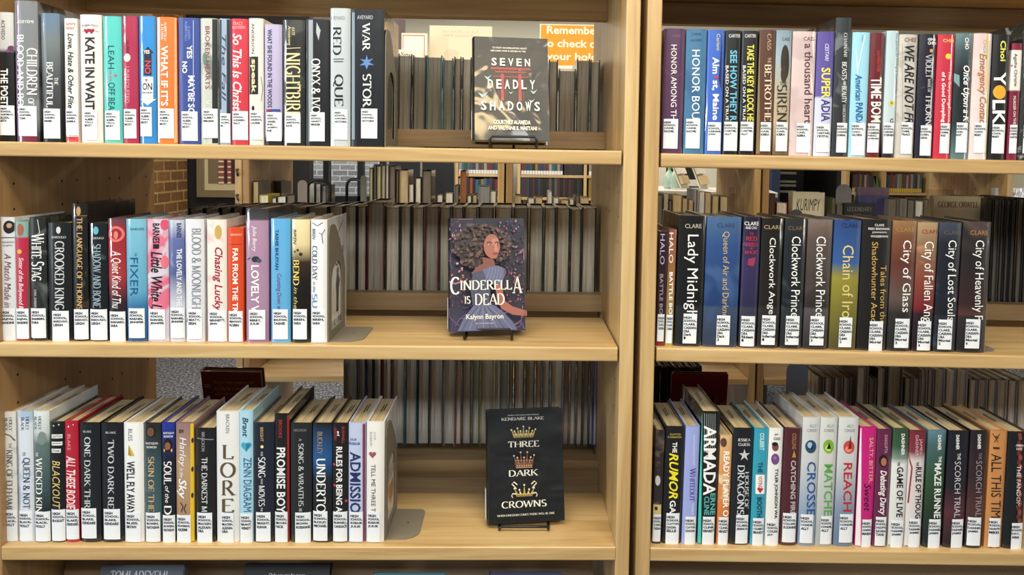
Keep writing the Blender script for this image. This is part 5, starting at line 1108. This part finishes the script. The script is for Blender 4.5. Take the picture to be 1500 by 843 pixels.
# signs standing on top of the bookcases across the aisle
ZT = E+.325
def sign(label, x0, x1, y0, y1, Y, back, drawfn, z=None, th=.006):
    a = un(x0, y1, Y); b = un(x1, y0, Y); z0 = ZT; zo = a.z-ZT; wd = b.x-a.x; h = b.z-z0
    t = thing('sign', label, 'sign', (a.x, Y, z0)); m = MB(); m.box((0, 0, zo), (wd, th, h), back); m.build('sign_panel', t)
    D = Draw(); drawfn(D)
    m = MB(); D.place(m, lambda u, v, o: (u*wd, -o, zo+(1-v)*(h-zo)), .0002, .0006, lambda c: plain(c, .6)); m.build('printed_sheet', t)
    m = MB(); m.box((0, -.03, 0), (wd, .05, .004), ac); m.box((0, .001, .004), (wd, .005, zo), ac); m.build('stand_foot', t)
def s1(D):
    O = (226, 150, 34)
    D.rect(0, 0, 1, 1, (232, 230, 220)); D.rect(.015, .02, .985, .93, O)
    D.text('Remember', 'b', (244, 240, 226), .1, .87, .04, .22, 'h'); D.text('to check out', 'b', (244, 240, 226), .04, .97, .34, .52, 'h'); D.text('your holds', 'b', (244, 240, 226), .1, .9, .64, .86, 'h')
sign('orange sign with three lines of white bold print, standing behind the upper left shelf', 790, 893, 37, 100, 1.75, PAPER, s1)
def s2(D): D.rect(0, 0, 1, 1, (236, 230, 216)); D.rect(.04, .06, .9, .95, (190, 110, 40)); D.rect(.07, .09, .87, .92, (238, 234, 226))
sign('white notice with thin orange border, standing behind the upper left shelf', 588, 626, 49, 95, 1.72, PAPER, s2)
def s3(D):
    D.rect(0, 0, 1, 1, (222, 214, 194)); k = len(D.it)
    D.text('Ask us about our', 'm', (202, 192, 172), .2, .82, .1, .17, 'h'); D.text('Science Kits', 'm', (202, 192, 172), .3, .78, .2, .27, 'h')
    for i in range(k, len(D.it)): V, Fc, c = D.it[i]; D.it[i] = ([(1-p[0], p[1]) for p in V], Fc, c)
    D.disc(.35, .72, .12, (210, 200, 182), .14)
sign('large cream poster showing faint reversed print, left of the black glossy book', 629, 721, 39, 96, 1.80, plain((222, 214, 194), .6), s3)
def s4(D): D.rect(0, 0, 1, 1, (236, 232, 220)); D.text('Last Name', 'm', (60, 56, 56), .12, .9, .1, .5, 'h'); D.rect(0, .8, 1, .88, (206, 130, 50))
sign('small white card printed with two dark words, beside the upper bookend', 574, 604, 73, 98, 1.66, PAPER, s4)
m = MB(); a = un(572, 60, 1.9); b = un(592, 60, 1.9); m.box((a.x, 1.9, ZT), (b.x, 1.93, un(580, 28, 1.9).z), plain((96, 84, 92), .7))
tag(m.build('display_board'), 'purple grey board standing behind the two word card', 'board')

# far shelving against the end wall
def fill(x0, x1, Y, z0, zt, where, group, n, foot=None, cols=None, rnd=random.Random(11), last_lean=False, H0=None):
    P = cols or [(150,40,44),(40,70,120),(190,180,160),(60,100,70),(30,30,34),(180,150,60),(90,60,100),(200,200,196),(60,130,150),(120,80,60),(206,90,50),(80,84,90)]
    wpx = (x1-x0)/n; pr_ = None
    for i in range(n):
        c = rnd.choice(P)
        while c == pr_: c = rnd.choice(P)
        pr_ = c; c = tuple(int(v*.72) for v in c); yt = zt+rnd.uniform(-1.5, 1.2)
        bg_book(x0+i*wpx, x0+(i+1)*wpx-.1, yt, Y, z0, c, 'tiny %s spine, %s from left on %s' % (colname(c), ORD[i], where), group, 'spine', .13, foot=foot,
                lean=math.radians(9) if last_lean and i == n-1 else 0)
YF = 6.45
zs1, zs2 = un(765, 256, YF).z, un(765, 289, YF).z
def far_shelf(name_label, pxs, zs, Y, top, dark=None):
    xs = [un(p, 270, Y).x for p in pxs]; t = thing('bookcase', name_label, 'bookcase', ((xs[0]+xs[-1])/2, Y, 0)); c = (xs[0]+xs[-1])/2
    def P(m, nm): o = m.build(nm, t); o.location = (-c, -Y, 0)
    for x in xs: m = MB(); m.rbox((x-.016, Y-.02, 0), (x+.016, Y+.28, top), .003, MZ, 2); P(m, 'upright')
    for z in zs: m = MB(); m.rbox((xs[0]+.017, Y-.01, z-.028), (xs[-1]-.017, Y+.27, z), .003, MX, 0); P(m, 'shelf')
    m = MB(); m.box((xs[0], Y+.282, 0), (xs[-1], Y+.292, top), plain(dark or (96, 66, 40), .7)); P(m, 'back_panel')
SHZ = [zs1, zs2, zs2-.34, zs2-.68, zs1+.34]
far_shelf('tall maple shelving at the far wall, left of the paired posts', (669, 736), SHZ, YF, zs1+.36)
far_shelf('tall maple shelving at the far wall, right of the paired posts', (760, 857, 905), SHZ, YF, zs1+.36)
GF = 'tiny spines on the far shelving'
WS = (216, 216, 212)
fill(672, 733, YF, zs1, 224, 'the far upper shelf left of the posts', GF, 15, WS); fill(672, 733, YF, zs2, 262, 'the far lower shelf left of the posts', GF, 15)
fill(763, 824, YF, zs1, 224, 'the far upper shelf right of the posts', GF, 15, WS); fill(826, 853, YF, zs1, 226, 'the far upper shelf, dark end', GF, 7, None, [(46,42,34),(30,28,28),(60,52,40),(40,46,40)])
fill(763, 853, YF, zs2, 261, 'the far lower shelf right of the posts', GF, 22, None, [(30,30,34),(52,40,36),(60,70,90),(20,20,22),(90,50,50),(110,110,106),(40,60,50)])
fill(862, 900, YF, zs1, 226, 'the far upper shelf past the last upright', GF, 9, WS); fill(862, 900, YF, zs2, 262, 'the far lower shelf past the last upright', GF, 9)
zk = un(1300, 282, 6.45).z
far_shelf('low maple shelving at the far wall with yellow footed spines', (1241, 1294.5, 1360), [zk, zk-.36, zk+.34], 6.45, zk+.36, (120, 82, 48))
GK = 'yellow footed spines on the far right shelving'
YL = (206, 176, 60)
fill(1248, 1283, 6.45, zk, 256, 'the far right shelf, left half', GK, 10, YL, [(40,40,44),(190,180,160),(120,50,50),(60,60,62),(150,110,60)]); 
bg_book(1284, 1288.5, 258, 6.45, zk, (70, 110, 50), 'tiny green leaning book at the end of the far right left half', GK, 'spine', .13, lean=math.radians(-12))
fill(1297.5, 1350, 6.45, zk, 256, 'the far right shelf, right half', GK, 16, YL, [(60,90,100),(150,40,70),(30,30,34),(190,180,150),(170,70,50),(60,110,120),(30,60,50),(180,180,176),(190,160,60)])

# picture on the dark alcove wall
xa, xb = un(290, 270, 4.59).x, un(362, 270, 4.59).x; zt, zb = E+.12, un(320, 289, 4.59).z
t = thing('framed_picture', 'silver framed picture of maroon and white stripes on the black alcove wall', 'picture', ((xa+xb)/2, 4.595, (zt+zb)/2)); w2, h2 = (xb-xa)/2, (zt-zb)/2
m = MB(); FRM = plain((150, 140, 112), .35, .5); fw = .055
for a, b in (((-w2, -.03, -h2), (-w2+fw, 0, h2)), ((w2-fw, -.03, -h2), (w2, 0, h2)), ((-w2+fw, -.03, -h2), (w2-fw, 0, -h2+fw)), ((-w2+fw, -.03, h2-fw), (w2-fw, 0, h2))): m.box(a, b, FRM)
m.build('picture_frame', t)
m = MB(); m.box((-w2+fw, -.012, -h2+fw), (w2-fw, -.006, h2-fw), plain((196, 186, 150), .6)); m.build('mount', t)
D = Draw(); D.rect(.1, 0, .95, .86, (120, 104, 84))
for k in range(7):
    D.rect(.40, .06+.115*k, .56, .13+.115*k, (140, 82, 58)); D.rect(.40, .13+.115*k, .56, .165+.115*k, (222, 212, 196)); D.rect(.66, .06+.115*k, .76, .13+.115*k, (140, 82, 58)); D.rect(.66, .13+.115*k, .76, .165+.115*k, (222, 212, 196))
D.rect(.565, .1, .655, .84, (74, 24, 36)); D.rect(.77, .0, .94, .84, (74, 24, 36)); D.disc(.58, .16, .06, (206, 196, 60), .05)
m = MB(); D.place(m, lambda u, v, o: (-w2+fw+u*(2*w2-2*fw), -.0125-o, h2-fw-v*(2*h2-2*fw)), .0002, .0004, lambda c: plain(c, .7)); m.build('print', t)

# looped wire bookends across the aisle
def loop_end(label, x0, x1, yt, Y, turn):
    a = un(x0, 280, Y); b = un(x1, 280, Y); w2 = (b.x-a.x)/2; h = un(x0, yt, Y).z-ZB; r = w2*.75
    t = thing('wire_bookend', label, 'bookend', ((a.x+b.x)/2, Y, ZB+.0002), (0, 0, turn)); BLK = plain((18, 19, 21), .35)
    pts = [(-w2, 0, .004)]+[(-w2+r-r*math.cos(i*math.pi/16), 0, h-r+r*math.sin(i*math.pi/16)) for i in range(9)]+[(w2-r+r*math.sin(i*math.pi/16), 0, h-r+r*math.cos(i*math.pi/16)) for i in range(9)]+[(w2, 0, .004)]
    m = MB(); m.tube(pts, .006, BLK); m.build('wire_loop', t, True)
    m = MB(); m.box((-w2, -.01, 0), (w2, .08, .002), BLK); m.build('base_plate', t)
loop_end('black looped wire bookend beside the grey bookend across the aisle', 451, 483, 264, 1.60, math.radians(14))
loop_end('black looped wire bookend beside the tall thin magazines across the aisle', 507, 533, 263, 1.66, math.radians(-14))
pages_row([(452,461,268,(60,64,66),(206,204,196)),(462,470,269,(50,50,54),(196,192,184)),(471,478,272,(40,40,44),(150,146,138))], 'inside the left wire bookend', 1.66)

# circulation desk and what stands on it
dx0, dx1 = un(940, 280, 3.0).x, un(1050, 280, 3.0).x
ZD = un(1000, 279, 3.0).z
t = thing('service_desk', 'dark service desk with a white top, far behind the upper right shelves', 'desk', (dx0, 3.0, 0), (0, 0, math.radians(-12)))
m = MB(); m.rbox((-.1, 0, ZD-.03), (.75, .62, ZD), .006, plain((206, 206, 200), .3), 0); m.build('desk_top', t)
m = MB(); m.box((-.08, .05, 0), (.73, .6, ZD-.03), plain((70, 72, 74), .6)); m.build('desk_body', t)
def bottle(label, px, Y, h, r):
    a = un(px, 275, Y); t = thing('hand_sanitizer_bottle', label, 'bottle', (a.x, Y, ZD+.0005), group='pump bottles on the service desk')
    m = MB(); m.lathe([(r*.9, 0), (r, .01), (r, h*.45), (r*.55, h*.68), (r*.28, h*.8), (r*.28, h*.86)], plain((176, 206, 196), .12, 0, 1)); m.build('bottle_body', t, True)
    m = MB(); m.lathe([(r*.36, h*.86), (r*.36, h*.97), (r*.16, h*.98), (r*.16, h*1.04)], plain((120, 206, 70), .4)); m.box((-r*.7, -.006, h*1.04), (r*.3, .006, h*1.1), plain((120, 206, 70), .4)); m.build('pump_cap', t)
bottle('clear pump bottle with green cap, left one on the desk', 980, 3.25, .14, .034); bottle('clear pump bottle with green cap, right one on the desk', 990, 3.2, .15, .036)
def leaflet_rack(label, px, Y, h, turn):
    a = un(px, 280, Y); t = thing('brochure_rack', label, 'rack', (a.x, Y, ZD+.0005), (0, 0, turn)); wh = plain((226, 224, 214), .5)
    m = MB(); M = Matrix.Rotation(math.radians(-24), 4, 'X')
    m.box((-.05, .0, 0), (.05, .008, h), wh, Matrix.Translation((0, .06, 0)) @ M); m.box((-.05, -.04, 0), (.05, .13, .006), wh); m.build('rack_body', t)
    for k in range(3):
        m = MB(); m.box((-.046, -.022, .03+k*h*.3), (.046, -.004, .03+k*h*.3+h*.24), plain(((214, 190, 150), (236, 232, 222), (190, 196, 200))[k], .6), Matrix.Translation((0, .06, 0)) @ M); m.build('brochure', t)
leaflet_rack('white stepped leaflet rack on the desk, left of two', 1018, 3.1, .21, math.radians(50)); leaflet_rack('white stepped leaflet rack on the desk, right of two', 1047, 3.05, .22, math.radians(50))
a = un(1003, 270, 3.45); t = thing('monitor', 'dark computer monitor behind the pump bottles on the desk', 'monitor', (a.x, 3.45, ZD), (0, 0, math.radians(30)))
DKM = plain((24, 26, 28), .4)
m = MB(); m.rbox((-.14, -.02, .05), (.14, .02, .3), .008, DKM, 1); m.build('screen', t)
m = MB(); m.box((-.02, -.01, .008), (.02, .01, .1), DKM); m.box((-.08, -.06, 0), (.08, .06, .008), DKM); m.build('stand', t)
# tray cabinet behind the right hand shelves
xa, xb = un(1120, 270, 3.6).x, un(1232, 270, 3.6).x
t = thing('tray_cabinet', 'black cabinet with three pale trays seen behind the cream handwritten book', 'cabinet', ((xa+xb)/2, 3.6, 0)); w2 = (xb-xa)/2
BKM = plain((16, 15, 15), .6)
m = MB()
for a, b in (((-w2, 0, 0), (-w2+.03, .6, 1.9)), ((w2-.03, 0, 0), (w2, .6, 1.9)), ((-w2, .57, 0), (w2, .6, 1.9)), ((-w2, 0, 1.87), (w2, .6, 1.9)), ((-w2, 0, 0), (w2, .6, .1))): m.box(a, b, BKM)
m.build('cabinet_body', t)
for y in (254, 266.5, 272, 281):
    z = un(1150, y, 3.65).z; m = MB(); m.rbox((-w2+.06, .03, z-.008), (-w2+.22, .5, z+.008), .004, plain((104, 98, 86), .5), 0); m.build('tray', t)
xa, xb = un(1129, 245, 3.55).x, un(1141, 245, 3.55).x
m = MB(); m.box((xa, 3.52, 0), (xb, 3.56, E+.2), plain((30, 50, 84), .5)); tag(m.build('folded_sign'), 'narrow dark blue panel beside the black tray cabinet', 'panel')
